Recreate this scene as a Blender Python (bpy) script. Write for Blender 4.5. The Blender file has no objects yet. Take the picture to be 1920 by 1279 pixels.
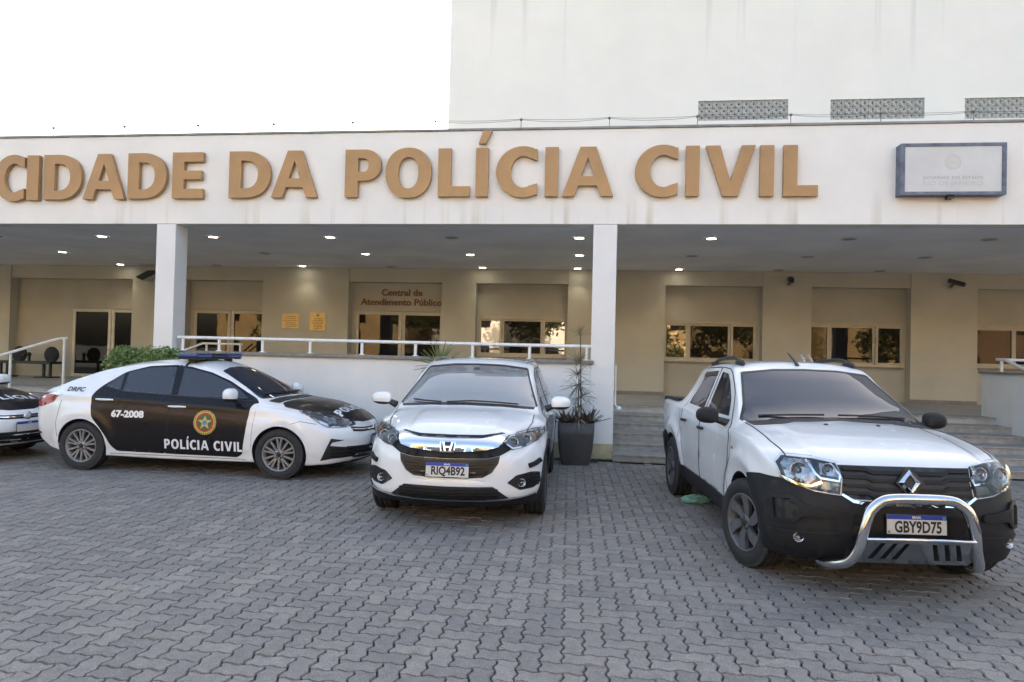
import bpy, bmesh, math, random
import numpy as np
from mathutils import Vector, Matrix
from mathutils.bvhtree import BVHTree
from mathutils.geometry import delaunay_2d_cdt

SC = bpy.context.scene
COL = SC.collection
R = math.radians
random.seed(11)

# ------------------------------------------------------------------ camera
cam_d = bpy.data.cameras.new('camera')
cam = bpy.data.objects.new('camera', cam_d)
COL.objects.link(cam)
cam_d.sensor_width = 36.0
cam_d.lens = 36.0 * 1310.0 / 1920.0
cam_d.clip_end = 2000.0
CF = Vector((-0.12554486, 0.99193043, 0.01767783))
CR = Vector((0.99184489, 0.12509976, 0.02436742))
CU = Vector((-0.02195929, -0.02059287, 0.99954676))
cm = Matrix((CR, CU, -CF)).transposed().to_4x4()
cm.translation = (0, 0, 1.65)
cam.matrix_world = cm
SC.camera = cam

# ------------------------------------------------------------------ sky, sun, exposure
SUN_EL, SUN_AZ = R(15.0), R(12.0)       # low sun behind the building, a little to the right
world = bpy.data.worlds.new('World')
SC.world = world
world.use_nodes = True
wn = world.node_tree
bg = wn.nodes['Background']
sky = wn.nodes.new('ShaderNodeTexSky')
sky.sky_type = 'NISHITA'
sky.sun_disc = False
sky.sun_elevation = SUN_EL
sky.sun_rotation = SUN_AZ
sky.air_density = 1.0
sky.dust_density = 5.0
sky.ozone_density = 0.6
wn.links.new(sky.outputs[0], bg.inputs[0])
bg.inputs[1].default_value = 0.15
sun_d = bpy.data.lights.new('sun', 'SUN')
sun = bpy.data.objects.new('sun', sun_d)
COL.objects.link(sun)
sun_d.energy = 3.1
sun_d.angle = R(0.6)
sun_d.color = (1.0, 0.90, 0.76)
sdir = Vector((math.sin(SUN_AZ) * math.cos(SUN_EL), math.cos(SUN_AZ) * math.cos(SUN_EL), math.sin(SUN_EL)))
sun.rotation_euler = sdir.to_track_quat('Z', 'Y').to_euler()
sun.location = (5, 60, 40)
SC.view_settings.view_transform = 'Standard'
SC.view_settings.look = 'None'
SC.view_settings.gamma = 1.0
SC.view_settings.use_curve_mapping = False
SC.view_settings.exposure = 2.42
SC.view_settings.use_white_balance = True
SC.view_settings.white_balance_temperature = 6750.0
SC.cycles.use_denoising = True
SC.cycles.max_bounces = 8
SC.cycles.caustics_reflective = False
SC.cycles.caustics_refractive = False
SC.cycles.sample_clamp_indirect = 6.0

# ------------------------------------------------------------------ helpers
def tag(o, label=None, cat=None, group=None, kind=None):
    if label: o['label'] = label
    if cat: o['category'] = cat
    if group: o['group'] = group
    if kind: o['kind'] = kind
    return o

def link(o, parent=None):
    COL.objects.link(o)
    if parent is not None: o.parent = parent
    return o

def thing(name, label, cat, loc=(0, 0, 0), rz=0.0, group=None):
    o = link(bpy.data.objects.new(name, None))
    o.empty_display_size = 0.2
    o.location = loc
    o.rotation_euler = (0, 0, rz)
    return tag(o, label, cat, group)

def part(name, parent):
    return link(bpy.data.objects.new(name, None), parent)

def copy_tree(o, parent=None):
    c = o.copy()
    COL.objects.link(c)
    c.parent = parent
    for ch in list(o.children):
        copy_tree(ch, c)
    return c

class MB:
    """collects faces; build() links them as one mesh object"""
    def __init__(self):
        self.v, self.f, self.s, self.m = [], [], [], []
    def add(self, verts, faces, smooth=False, mi=0):
        o = len(self.v)
        self.v += [tuple(p) for p in verts]
        for f in faces:
            self.f.append([i + o for i in f]); self.s.append(smooth); self.m.append(mi)
        return self
    def box(self, x0, x1, y0, y1, z0, z1, mi=0):
        v = [(x, y, z) for x in (x0, x1) for y in (y0, y1) for z in (z0, z1)]
        f = [(0, 1, 3, 2), (4, 6, 7, 5), (0, 4, 5, 1), (2, 3, 7, 6), (0, 2, 6, 4), (1, 5, 7, 3)]
        return self.add(v, f, False, mi)
    def tube(self, pts, r, n=10, cap=True, mi=0):
        pts = [Vector(p) for p in pts]
        rr = r if isinstance(r, (list, tuple)) else [r] * len(pts)
        V, F = [], []
        prev = None
        for i, p in enumerate(pts):
            d = (pts[min(i + 1, len(pts) - 1)] - pts[max(i - 1, 0)]).normalized()
            if prev is None:
                a = Vector((0, 0, 1)) if abs(d.z) < 0.9 else Vector((1, 0, 0))
                u = d.cross(a).normalized()
            else:
                u = (prev - d * prev.dot(d)).normalized()
            prev = u
            w = d.cross(u)
            for k in range(n):
                t = 2 * math.pi * k / n
                V.append(p + (u * math.cos(t) + w * math.sin(t)) * rr[i])
        for i in range(len(pts) - 1):
            for k in range(n):
                F.append((i * n + k, i * n + (k + 1) % n, (i + 1) * n + (k + 1) % n, (i + 1) * n + k))
        self.add(V, F, True, mi)
        if cap:
            self.add(V[:n], [tuple(range(n))[::-1]], False, mi)
            self.add(V[-n:], [tuple(range(n))], False, mi)
        return self
    def lathe(self, prof, n=32, axis='z', c=(0, 0, 0), mi=0, smooth=True, a0=0.0):
        """prof: (radius, height along axis)"""
        V, F = [], []
        for (r, h) in prof:
            for k in range(n):
                t = a0 + 2 * math.pi * k / n
                a, b = r * math.cos(t), r * math.sin(t)
                if axis == 'z': p = (a, b, h)
                elif axis == 'y': p = (a, h, b)
                else: p = (h, a, b)
                V.append((p[0] + c[0], p[1] + c[1], p[2] + c[2]))
        for i in range(len(prof) - 1):
            for k in range(n):
                q = (i * n + k, i * n + (k + 1) % n, (i + 1) * n + (k + 1) % n, (i + 1) * n + k)
                F.append(q if axis != 'y' else q[::-1])
        return self.add(V, F, smooth, mi)
    def prism(self, poly, h0, h1, axis='y', mi=0):
        """poly (a, b) extruded along axis from h0 to h1: axis y -> (a, h, b); x -> (h, a, b); z -> (a, b, h)"""
        def P(a, b, h): return {'y': (a, h, b), 'x': (h, a, b), 'z': (a, b, h)}[axis]
        n = len(poly)
        V = [P(a, b, h0) for a, b in poly] + [P(a, b, h1) for a, b in poly]
        F = [tuple(range(n))[::-1], tuple(range(n, 2 * n))]
        F += [(i, (i + 1) % n, n + (i + 1) % n, n + i) for i in range(n)]
        return self.add(V, F, False, mi)
    def build(self, name, mat, parent=None, bevel=0.0, fix=True):
        me = bpy.data.meshes.new(name)
        me.from_pydata(self.v, [], self.f)
        me.polygons.foreach_set('use_smooth', self.s)
        mats = mat if isinstance(mat, (list, tuple)) else [mat]
        for m in mats: me.materials.append(m)
        if len(mats) > 1: me.polygons.foreach_set('material_index', self.m)
        if fix or bevel:
            bm = bmesh.new(); bm.from_mesh(me)
            if bevel:
                bmesh.ops.remove_doubles(bm, verts=bm.verts, dist=1e-5)
                bmesh.ops.bevel(bm, geom=[e for e in bm.edges if len(e.link_faces) == 2 and e.calc_face_angle(0) > 0.5],
                                offset=bevel, segments=2, affect='EDGES', profile=0.6)
            if fix: bmesh.ops.recalc_face_normals(bm, faces=bm.faces)
            bm.to_mesh(me); bm.free()
        me.update()
        return link(bpy.data.objects.new(name, me), parent)

def box_obj(name, mat, parent, x0, x1, y0, y1, z0, z1, bevel=0.0):
    return MB().box(x0, x1, y0, y1, z0, z1).build(name, mat, parent, bevel)

# ------------------------------------------------------------------ materials
MATS = {}
def nodes(name):
    m = bpy.data.materials.new(name); m.use_nodes = True
    nt = m.node_tree
    return m, nt, nt.nodes['Principled BSDF']

def mat(name, col, rough=0.6, metal=0.0, spec=0.5, coat=0.0, var=0.0, scale=3.0, bump=0.0, bscale=40.0,
        col2=None, detail=4.0, emit=None, estr=0.0, rvar=0.0, stretch=None, ior=None):
    if name in MATS: return MATS[name]
    m, nt, b = nodes(name)
    b.inputs['Base Color'].default_value = (*col, 1)
    b.inputs['Roughness'].default_value = rough
    b.inputs['Metallic'].default_value = metal
    b.inputs['Specular IOR Level'].default_value = spec
    b.inputs['Coat Weight'].default_value = coat
    b.inputs['Coat Roughness'].default_value = 0.04
    if ior: b.inputs['IOR'].default_value = ior
    L = nt.links.new
    tc = nt.nodes.new('ShaderNodeTexCoord')
    src = tc.outputs['Object']
    if stretch:
        mp = nt.nodes.new('ShaderNodeMapping'); mp.inputs['Scale'].default_value = stretch
        L(src, mp.inputs[0]); src = mp.outputs[0]
    if var or col2:
        n = nt.nodes.new('ShaderNodeTexNoise'); n.inputs['Scale'].default_value = scale; n.inputs['Detail'].default_value = detail
        L(src, n.inputs['Vector'])
        rp = nt.nodes.new('ShaderNodeValToRGB'); L(n.outputs['Fac'], rp.inputs[0])
        c2 = col2 if col2 else tuple(c * (1 - var) for c in col)
        c1 = col if col2 else tuple(min(1, c * (1 + var * 0.6)) for c in col)
        rp.color_ramp.elements[0].position = 0.3; rp.color_ramp.elements[0].color = (*c2, 1)
        rp.color_ramp.elements[1].position = 0.7; rp.color_ramp.elements[1].color = (*c1, 1)
        L(rp.outputs[0], b.inputs['Base Color'])
        if rvar:
            mr = nt.nodes.new('ShaderNodeMapRange'); mr.inputs[3].default_value = max(0, rough - rvar); mr.inputs[4].default_value = rough + rvar
            L(n.outputs['Fac'], mr.inputs[0]); L(mr.outputs[0], b.inputs['Roughness'])
    if bump:
        n2 = nt.nodes.new('ShaderNodeTexNoise'); n2.inputs['Scale'].default_value = bscale; n2.inputs['Detail'].default_value = 6
        L(src, n2.inputs['Vector'])
        bp = nt.nodes.new('ShaderNodeBump'); bp.inputs['Strength'].default_value = bump; bp.inputs['Distance'].default_value = 0.01
        L(n2.outputs['Fac'], bp.inputs['Height']); L(bp.outputs[0], b.inputs['Normal'])
    if emit:
        b.inputs['Emission Color'].default_value = (*emit, 1); b.inputs['Emission Strength'].default_value = estr
    MATS[name] = m
    return m

def wall_mat(name, base, dirt, zlo, zhi, amount=0.5, sx=5.0, sz=0.22, broad=0.12, top=False, thr=0.56):
    """painted render: broad mottling plus narrow vertical run-off stains that fade between zlo and zhi"""
    m, nt, b = nodes(name)
    L = nt.links.new
    N = nt.nodes.new
    b.inputs['Roughness'].default_value = 0.75
    b.inputs['Specular IOR Level'].default_value = 0.25
    tc = N('ShaderNodeTexCoord')
    n1 = N('ShaderNodeTexNoise'); n1.inputs['Scale'].default_value = 0.7; n1.inputs['Detail'].default_value = 8; n1.inputs['Roughness'].default_value = 0.62
    L(tc.outputs['Object'], n1.inputs['Vector'])
    r1 = N('ShaderNodeValToRGB'); L(n1.outputs['Fac'], r1.inputs[0])
    r1.color_ramp.elements[0].position = 0.3; r1.color_ramp.elements[0].color = (*[c * (1 - broad) for c in base], 1)
    r1.color_ramp.elements[1].position = 0.7; r1.color_ramp.elements[1].color = (*base, 1)
    mp = N('ShaderNodeMapping'); mp.inputs['Scale'].default_value = (sx, sx, sz)
    L(tc.outputs['Object'], mp.inputs[0])
    n2 = N('ShaderNodeTexNoise'); n2.inputs['Scale'].default_value = 1.0; n2.inputs['Detail'].default_value = 3
    L(mp.outputs[0], n2.inputs['Vector'])
    r2 = N('ShaderNodeValToRGB'); L(n2.outputs['Fac'], r2.inputs[0])
    r2.color_ramp.elements[0].position = thr; r2.color_ramp.elements[0].color = (0, 0, 0, 1)
    r2.color_ramp.elements[1].position = thr + 0.16; r2.color_ramp.elements[1].color = (1, 1, 1, 1)
    sp = N('ShaderNodeSeparateXYZ'); L(tc.outputs['Object'], sp.inputs[0])
    mr = N('ShaderNodeMapRange'); mr.inputs[1].default_value = zlo; mr.inputs[2].default_value = zhi
    mr.inputs[3].default_value = amount; mr.inputs[4].default_value = 0.0
    L(sp.outputs['Z'], mr.inputs[0])
    mu = N('ShaderNodeMath'); mu.operation = 'MULTIPLY'; L(r2.outputs[0], mu.inputs[0]); L(mr.outputs[0], mu.inputs[1])
    mx = N('ShaderNodeMix'); mx.data_type = 'RGBA'
    L(mu.outputs[0], mx.inputs[0]); L(r1.outputs[0], mx.inputs[6]); mx.inputs[7].default_value = (*dirt, 1)
    L(mx.outputs[2], b.inputs['Base Color'])
    n3 = N('ShaderNodeTexNoise'); n3.inputs['Scale'].default_value = 35; n3.inputs['Detail'].default_value = 6
    L(tc.outputs['Object'], n3.inputs['Vector'])
    bp = N('ShaderNodeBump'); bp.inputs['Strength'].default_value = 0.12; bp.inputs['Distance'].default_value = 0.01
    L(n3.outputs['Fac'], bp.inputs['Height']); L(bp.outputs[0], b.inputs['Normal'])
    MATS[name] = m
    return m

WHITE_WALL = wall_mat('white_wall_paint', (0.85, 0.83, 0.80), (0.50, 0.45, 0.33), 3.8, 4.35, 0.55, 4.5, 0.16)
BLOCK_WALL = wall_mat('block_wall_paint', (0.80, 0.785, 0.74), (0.50, 0.49, 0.50), 11.0, 8.4, 0.85, 2.6, 0.10, 0.07, thr=0.58)
LOW_WALL = wall_mat('low_wall_paint', (0.78, 0.775, 0.77), (0.52, 0.47, 0.36), 0.0, 1.4, 0.5, 3.0, 0.4)
COLUMN_PAINT = wall_mat('column_paint', (0.79, 0.785, 0.785), (0.45, 0.42, 0.30), 0.0, 1.0, 0.5, 5.0, 0.6, 0.08)
SKIRT_PAINT = mat('skirt_paint', (0.50, 0.46, 0.30), 0.8, var=0.25, scale=6, bump=0.2)
BEIGE = mat('beige_wall_paint', (0.495, 0.488, 0.42), 0.7, spec=0.3, var=0.10, scale=1.2, bump=0.1, bscale=25)
BEIGE2 = mat('beige_panel_paint', (0.45, 0.44, 0.38), 0.7, spec=0.3, var=0.10, scale=1.5, bump=0.1, bscale=25)
CEIL = mat('ceiling_paint', (0.86, 0.86, 0.87), 0.8, spec=0.2, var=0.10, scale=0.9)
STONE = mat('grey_granite', (0.31, 0.305, 0.295), 0.55, var=0.25, scale=9, bump=0.1, bscale=60)
STONE_CAP = mat('granite_cap', (0.22, 0.21, 0.20), 0.6, var=0.2, scale=9)
COPING = mat('coping_metal', (0.24, 0.25, 0.25), 0.6, var=0.3, scale=4)
LETTER = mat('tan_letter_paint', (0.42, 0.238, 0.098), 0.42, var=0.18, scale=2.2, spec=0.45, detail=6)
RAILW = mat('white_rail_paint', (0.80, 0.80, 0.80), 0.35, var=0.08, scale=9)
FRAME = mat('window_frame_aluminium', (0.47, 0.44, 0.36), 0.45, metal=0.0, var=0.1, scale=8)
FRAMEW = mat('pale_door_frame', (0.60, 0.58, 0.50), 0.45, var=0.1, scale=8)
# ------------------------------------------------------------------ ground
YF, YW, ZF, ZC = 11.243, 17.4, 0.71, 3.765
SAND = mat('joint_sand', (0.030, 0.028, 0.026), 0.95, var=0.3, scale=18)
GROUND = mat('far_ground', (0.36, 0.34, 0.31), 0.9, var=0.3, scale=2.0, bump=0.3, bscale=12)  # unseen yard, kept pale to bounce sunlight onto the facade
g = MB().add([(-400, -400, -0.05), (400, -400, -0.05), (400, 400, -0.05), (-400, 400, -0.05)], [(0, 1, 2, 3)]).build('ground', GROUND)
tag(g, kind='structure')

def paver_mat():
    m, nt, b = nodes('concrete_paver')
    L = nt.links.new; N = nt.nodes.new
    at = N('ShaderNodeAttribute'); at.attribute_name = 'tone'; at.attribute_type = 'GEOMETRY'
    ob = N('ShaderNodeObjectInfo')
    tc = N('ShaderNodeTexCoord')
    geo = N('ShaderNodeNewGeometry')
    n1 = N('ShaderNodeTexNoise'); n1.inputs['Scale'].default_value = 0.55; n1.inputs['Detail'].default_value = 5
    L(geo.outputs['Position'], n1.inputs['Vector'])
    n2 = N('ShaderNodeTexNoise'); n2.inputs['Scale'].default_value = 120; n2.inputs['Detail'].default_value = 3
    L(geo.outputs['Position'], n2.inputs['Vector'])
    n4 = N('ShaderNodeTexNoise'); n4.inputs['Scale'].default_value = 14; n4.inputs['Detail'].default_value = 6
    L(geo.outputs['Position'], n4.inputs['Vector'])
    ad = N('ShaderNodeMath'); ad.operation = 'MULTIPLY_ADD'; ad.inputs[1].default_value = 0.55
    L(at.outputs['Fac'], ad.inputs[0])
    m1 = N('ShaderNodeMath'); m1.operation = 'MULTIPLY'; m1.inputs[1].default_value = 0.45
    L(n1.outputs['Fac'], m1.inputs[0]); L(m1.outputs[0], ad.inputs[2])
    rp = N('ShaderNodeValToRGB'); L(ad.outputs[0], rp.inputs[0])
    e = rp.color_ramp.elements
    e[0].position = 0.15; e[0].color = (0.200, 0.182, 0.172, 1)
    e[1].position = 0.85; e[1].color = (0.300, 0.268, 0.242, 1)
    k = e.new(0.55); k.color = (0.250, 0.226, 0.208, 1)
    mr = N('ShaderNodeMapRange'); mr.inputs[1].default_value = 0.3; mr.inputs[2].default_value = 0.75
    mr.inputs[3].default_value = 0.66; mr.inputs[4].default_value = 1.36
    L(n2.outputs['Fac'], mr.inputs[0])
    mr4 = N('ShaderNodeMapRange'); mr4.inputs[1].default_value = 0.3; mr4.inputs[2].default_value = 0.7
    mr4.inputs[3].default_value = 0.85; mr4.inputs[4].default_value = 1.1
    L(n4.outputs['Fac'], mr4.inputs[0])
    mm = N('ShaderNodeMath'); mm.operation = 'MULTIPLY'; L(mr.outputs[0], mm.inputs[0]); L(mr4.outputs[0], mm.inputs[1])
    vm = N('ShaderNodeVectorMath'); vm.operation = 'SCALE'
    n5 = N('ShaderNodeTexNoise'); n5.inputs['Scale'].default_value = 1.7; n5.inputs['Detail'].default_value = 7; n5.inputs['Roughness'].default_value = 0.65
    L(geo.outputs['Position'], n5.inputs['Vector'])
    mr5 = N('ShaderNodeMapRange'); mr5.inputs[1].default_value = 0.60; mr5.inputs[2].default_value = 0.72; mr5.inputs[3].default_value = 1.0; mr5.inputs[4].default_value = 0.84
    L(n5.outputs['Fac'], mr5.inputs[0])
    m5 = N('ShaderNodeMath'); m5.operation = 'MULTIPLY'; L(mm.outputs[0], m5.inputs[0]); L(mr5.outputs[0], m5.inputs[1])
    L(rp.outputs[0], vm.inputs[0]); L(m5.outputs[0], vm.inputs['Scale'])
    L(vm.outputs[0], b.inputs['Base Color'])
    b.inputs['Roughness'].default_value = 0.72
    b.inputs['Specular IOR Level'].default_value = 0.35
    bp = N('ShaderNodeBump'); bp.inputs['Strength'].default_value = 0.35; bp.inputs['Distance'].default_value = 0.004
    L(n2.outputs['Fac'], bp.inputs['Height']); L(bp.outputs[0], b.inputs['Normal'])
    return m
PAVER = paver_mat()

def build_pavement():
    pav = link(bpy.data.objects.new('pavement', bpy.data.meshes.new('pavement')))
    me = pav.data
    me.from_pydata([(-40, -9.5, -0.016), (40, -9.5, -0.016), (40, 11.3, -0.016), (-40, 11.3, -0.016)], [], [(0, 1, 2, 3)])
    me.materials.append(SAND)
    tag(pav, kind='structure')
    a = 0.118
    ang = R(2.5)
    ca, sa = math.cos(ang), math.sin(ang)
    amp = 0.0105
    # zigzag offsets shared by the two pavers on either side of each lattice edge
    def edge_h(i, j):     # from (i,j) to (i+1,j): interior points
        return [(i + 0.28, j + amp / a), (i + 0.72, j - amp / a)]
    def edge_v(i, j):
        return [(i - amp / a, j + 0.28), (i + amp / a, j + 0.72)]
    def outline(i, j, w, h):
        P = []
        for k in range(w): P += [(i + k, j)] + edge_h(i + k, j)
        for k in range(h): P += [(i + w, j + k)] + edge_v(i + w, j + k)
        for k in range(w - 1, -1, -1): P += [(i + k + 1, j + h)] + edge_h(i + k, j + h)[::-1]
        for k in range(h - 1, -1, -1): P += [(i, j + k + 1)] + edge_v(i, j + k)[::-1]
        return P
    def shell(P):
        c = (sum(p[0] for p in P) / len(P), sum(p[1] for p in P) / len(P))
        n = len(P)
        def inset(d):
            out = []
            for k in range(n):
                p0, p1, p2 = P[k - 1], P[k], P[(k + 1) % n]
                t = Vector((p2[0] - p0[0], p2[1] - p0[1])).normalized()
                nn = Vector((-t.y, t.x))
                out.append(((p1[0] + nn.x * d) * a, (p1[1] + nn.y * d) * a))
            return out
        return c, inset(0.036), inset(0.072)
    tmpl = {}
    for key, (w, h) in dict(H=(2, 1), V=(1, 2)).items():
        c, lo, hi = shell(outline(0, 0, w, h))
        tmpl[key] = (lo, hi, (w * a / 2, h * a / 2))
    def geom(key):
        lo, hi, c = tmpl[key]
        n = len(lo)
        V = [(x - c[0], y - c[1], -0.016) for x, y in lo] + [(x - c[0], y - c[1], 0.0) for x, y in hi]
        F = [(k, (k + 1) % n, n + (k + 1) % n, n + k) for k in range(n)] + [tuple(range(n, 2 * n))]
        return V, F
    G = {k: geom(k) for k in tmpl}
    items = []
    rng = random.Random(5)
    def toworld(x, y): return (x * ca - y * sa, x * sa + y * ca)
    I0, I1, J0, J1 = -175, 140, -14, 104
    for j in range(J0, J1):
        for i in range(I0, I1):
            # 90 degree herringbone on a 4 cell cycle
            s = (i - j) % 4
            if s == 0: key, w, h = 'H', 2, 1
            elif s == 3: key, w, h = 'V', 1, 2
            else: continue
            cx, cy = toworld((i + w / 2) * a, (j + h / 2) * a)
            if cy < 0.3 or cy > 10.95: continue
            # keep what a camera near the photograph's can see
            if cx < -2.4 - cy * 0.98 or cx > 2.0 + cy * 0.72: continue
            items.append((cx, cy, key, w, h))
    # the ones that show largest: nearest to the camera and inside the frame
    def infr(x, y):
        d = Vector((x, y, -1.65)); z = d.dot(CF)
        if z < 0.3: return False
        u = d.dot(CR) / z; v = d.dot(CU) / z
        return abs(u) < 0.725 and abs(v) < 0.483
    near = sorted([it for it in items if infr(it[0], it[1])], key=lambda t: t[0] ** 2 + t[1] ** 2)[:300]
    nearset = set((t[0], t[1]) for t in near)
    meshes = {}
    for key in G:
        for q in range(4):
            V, F = G[key]
            mm = bpy.data.meshes.new('paver')
            mm.from_pydata(V, [], F)
            mm.materials.append(PAVER)
            t = mm.attributes.new('tone', 'FLOAT', 'FACE')
            t.data.foreach_set('value', [0.12 + 0.25 * q] * len(F))
            meshes[(key, q)] = mm
    for (x, y, key, w, h) in near:
        o = bpy.data.objects.new('paver', meshes[(key, rng.randrange(4))])
        o.location = (x, y, rng.uniform(-0.003, 0.002))
        o.rotation_euler = (rng.uniform(-0.012, 0.012), rng.uniform(-0.012, 0.012), ang + rng.uniform(-0.008, 0.008))
        link(o, pav)
    V, F, T = [], [], []
    for (x, y, key, w, h) in items:
        if (x, y) in nearset: continue
        vv, ff = G[key]
        o = len(V)
        dz = rng.uniform(-0.003, 0.002); tx, ty = rng.uniform(-0.012, 0.012), rng.uniform(-0.012, 0.012)
        for (px, py, pz) in vv:
            V.append((x + px * ca - py * sa, y + px * sa + py * ca, pz + dz + px * ty + py * tx))
        tone = rng.random()
        for f in ff:
            F.append([k + o for k in f]); T.append(tone)
    mm = bpy.data.meshes.new('paver_field')
    mm.from_pydata(V, [], F)
    mm.materials.append(PAVER)
    t = mm.attributes.new('tone', 'FLOAT', 'FACE')
    t.data.foreach_set('value', T)
    o = link(bpy.data.objects.new('paver_field', mm), pav)
    tag(o, kind='stuff')
    # beyond that: the same paving, too far off or out of view
    far = MB().add([(-40, 10.9, -0.006), (-14, 10.9, -0.006), (-14, 11.3, -0.006), (-40, 11.3, -0.006)], [(0, 1, 2, 3)]).build('paving_strip', PAVER, pav)
    return pav
PAVEMENT = build_pavement()

# ------------------------------------------------------------------ entrance building
B = thing('entrance_building', 'long white entrance canopy on square columns in front of a beige wall', 'building', (0, YF, 0))
def bb(name, m, x0, x1, y0, y1, z0, z1, parent=None, bevel=0.0):
    """box in world coordinates under the building"""
    return box_obj(name, m, parent or B, x0, x1, y0 - YF, y1 - YF, z0, z1, bevel)
XL, XR = -24.0, 16.0
bb('fascia', WHITE_WALL, XL, XR, YF, YF + 0.3, 3.752, 5.29, bevel=0.012)
bb('coping', COPING, XL, XR, YF - 0.025, YF + 0.34, 5.292, 5.325)
bb('roof', COPING, XL, XR, YF + 0.345, YW + 0.2, 4.9, 5.0)
bb('ceiling', CEIL, XL, XR, YF + 0.302, YW + 0.5, ZC, ZC + 0.12)
for x0, x1 in ((-15.4, -15.03), (-7.70, -7.345), (-0.15, 0.228), (7.6, 7.97)):
    c = bb('column', COLUMN_PAINT, x0, x1, YF + 0.004, YF + 0.37, 0.0, 3.750, bevel=0.012)
    bb('skirting', SKIRT_PAINT, x0 - 0.004, x1 + 0.004, YF - 0.002, YF + 0.374, 0.0, 0.245, c)
# terrace between the two columns
tw = bb('terrace_wall', LOW_WALL, -7.343, -0.152, YF + 0.012, YF + 0.2, 0.0, 1.505)
bb('skirting', SKIRT_PAINT, -7.343, -0.152, YF + 0.006, YF + 0.011, 0.0, 0.245, tw)
bb('terrace_cap', STONE_CAP, -7.343, -0.10, YF - 0.045, YF + 0.24, 1.507, 1.565, bevel=0.006)
tw2 = bb('stair_parapet', LOW_WALL, 7.0, 7.2, 11.7, 13.9, 0.0, 1.49)
bb('terrace_cap', STONE_CAP, 6.96, 7.24, 11.66, 13.94, 1.492, 1.53)
FLOORM = mat('terrace_floor_tiles', (0.42, 0.41, 0.39), 0.5, var=0.2, scale=5)
bb('terrace_floor', FLOORM, XL, XR, 13.42, YW + 0.6, -0.02, ZF)
# stairs: six risers right of the right column and left of the left column
for xa, xb in ((0.232, 6.998), (-15.0, -7.704)):
    st = part('staircase', B)
    for k in range(6):
        y0 = 11.05 + 0.474 * k
        y1 = 13.419 if k < 5 else 13.5
        if k < 5:
            MB().box(xa, xb, y0 - YF, y0 + 0.474 - YF + (0.02 if k < 4 else -0.001), 0.001 + (0.1183 * k if k else 0), 0.1183 * (k + 1) - 0.024).build('riser', STONE, st)
            MB().box(xa, xb, y0 - 0.025 - YF, y0 + 0.474 - YF - 0.002, 0.1183 * (k + 1) - 0.023, 0.1183 * (k + 1)).build('tread', STONE, st, bevel=0.004)
    MB().box(xa, xb, 13.395 - YF, 13.8 - YF, ZF - 0.02, ZF + 0.004).build('tread', STONE, st, bevel=0.004)

# back wall: piers, lintels and recessed bays
bays = [(-16.21, -12.56), (-11.03, -8.85), (-6.50, -4.035), (-3.15, -0.824), (1.55, 3.852), (4.98, 7.206), (8.66, 11.0)]
edges = [XL] + [e for b in bays for e in b] + [XR]
for k in range(0, len(edges), 2):
    x0, x1 = edges[k], edges[k + 1]
    pr_ = bb('pier', BEIGE, x0, x1, YW, YW + 0.6, ZF, ZC - 0.002)
    bb('skirting', STONE_CAP, x0, x1, YW - 0.014, YW - 0.001, ZF + 0.005, ZF + 0.09, pr_)
YR = YW + 0.27
PANE = None
def glass_mat(name, col, rough=0.02, spec=0.5, ior=1.52):
    m, nt, b = nodes(name)
    b.inputs['Base Color'].default_value = (*col, 1)
    b.inputs['Roughness'].default_value = rough
    b.inputs['IOR'].default_value = ior
    b.inputs['Specular IOR Level'].default_value = spec
    N = nt.nodes.new; L = nt.links.new
    tc = N('ShaderNodeTexCoord'); n = N('ShaderNodeTexNoise'); n.inputs['Scale'].default_value = 1.3
    L(tc.outputs['Object'], n.inputs['Vector'])
    bp = N('ShaderNodeBump'); bp.inputs['Strength'].default_value = 0.02; bp.inputs['Distance'].default_value = 0.05
    L(n.outputs['Fac'], bp.inputs['Height']); L(bp.outputs[0], b.inputs['Normal'])
    MATS[name] = m
    return m
PANE = glass_mat('dark_window_glass', (0.010, 0.010, 0.010), 0.015, 0.4, 1.45)
PANE_R = glass_mat('mirror_film_glass', (0.03, 0.03, 0.03), 0.012, 0.8, 2.1)
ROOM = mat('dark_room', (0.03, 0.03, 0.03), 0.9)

def infill(bx0, bx1, z0, z1, m=BEIGE2, yo=0.0):
    bb('panel', m, bx0, bx1, YR + yo, YR + 0.3, z0, z1)

def leaf(parent, x0, x1, z0, z1, t, fm, pm, y=YR, d=0.06, po=0.03):
    """one glazed leaf: frame and its pane"""
    f = MB()
    f.box(x0, x1, y - YF, y + d - YF, z0, z0 + t).box(x0, x1, y - YF, y + d - YF, z1 - t, z1)
    f.box(x0, x0 + t, y - YF, y + d - YF, z0 + t, z1 - t).box(x1 - t, x1, y - YF, y + d - YF, z0 + t, z1 - t)
    f.build('sash', fm, parent)
    MB().box(x0 + t, x1 - t, y + po - YF, y + po + 0.008 - YF, z0 + t, z1 - t).build('pane', pm, parent)

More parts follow.
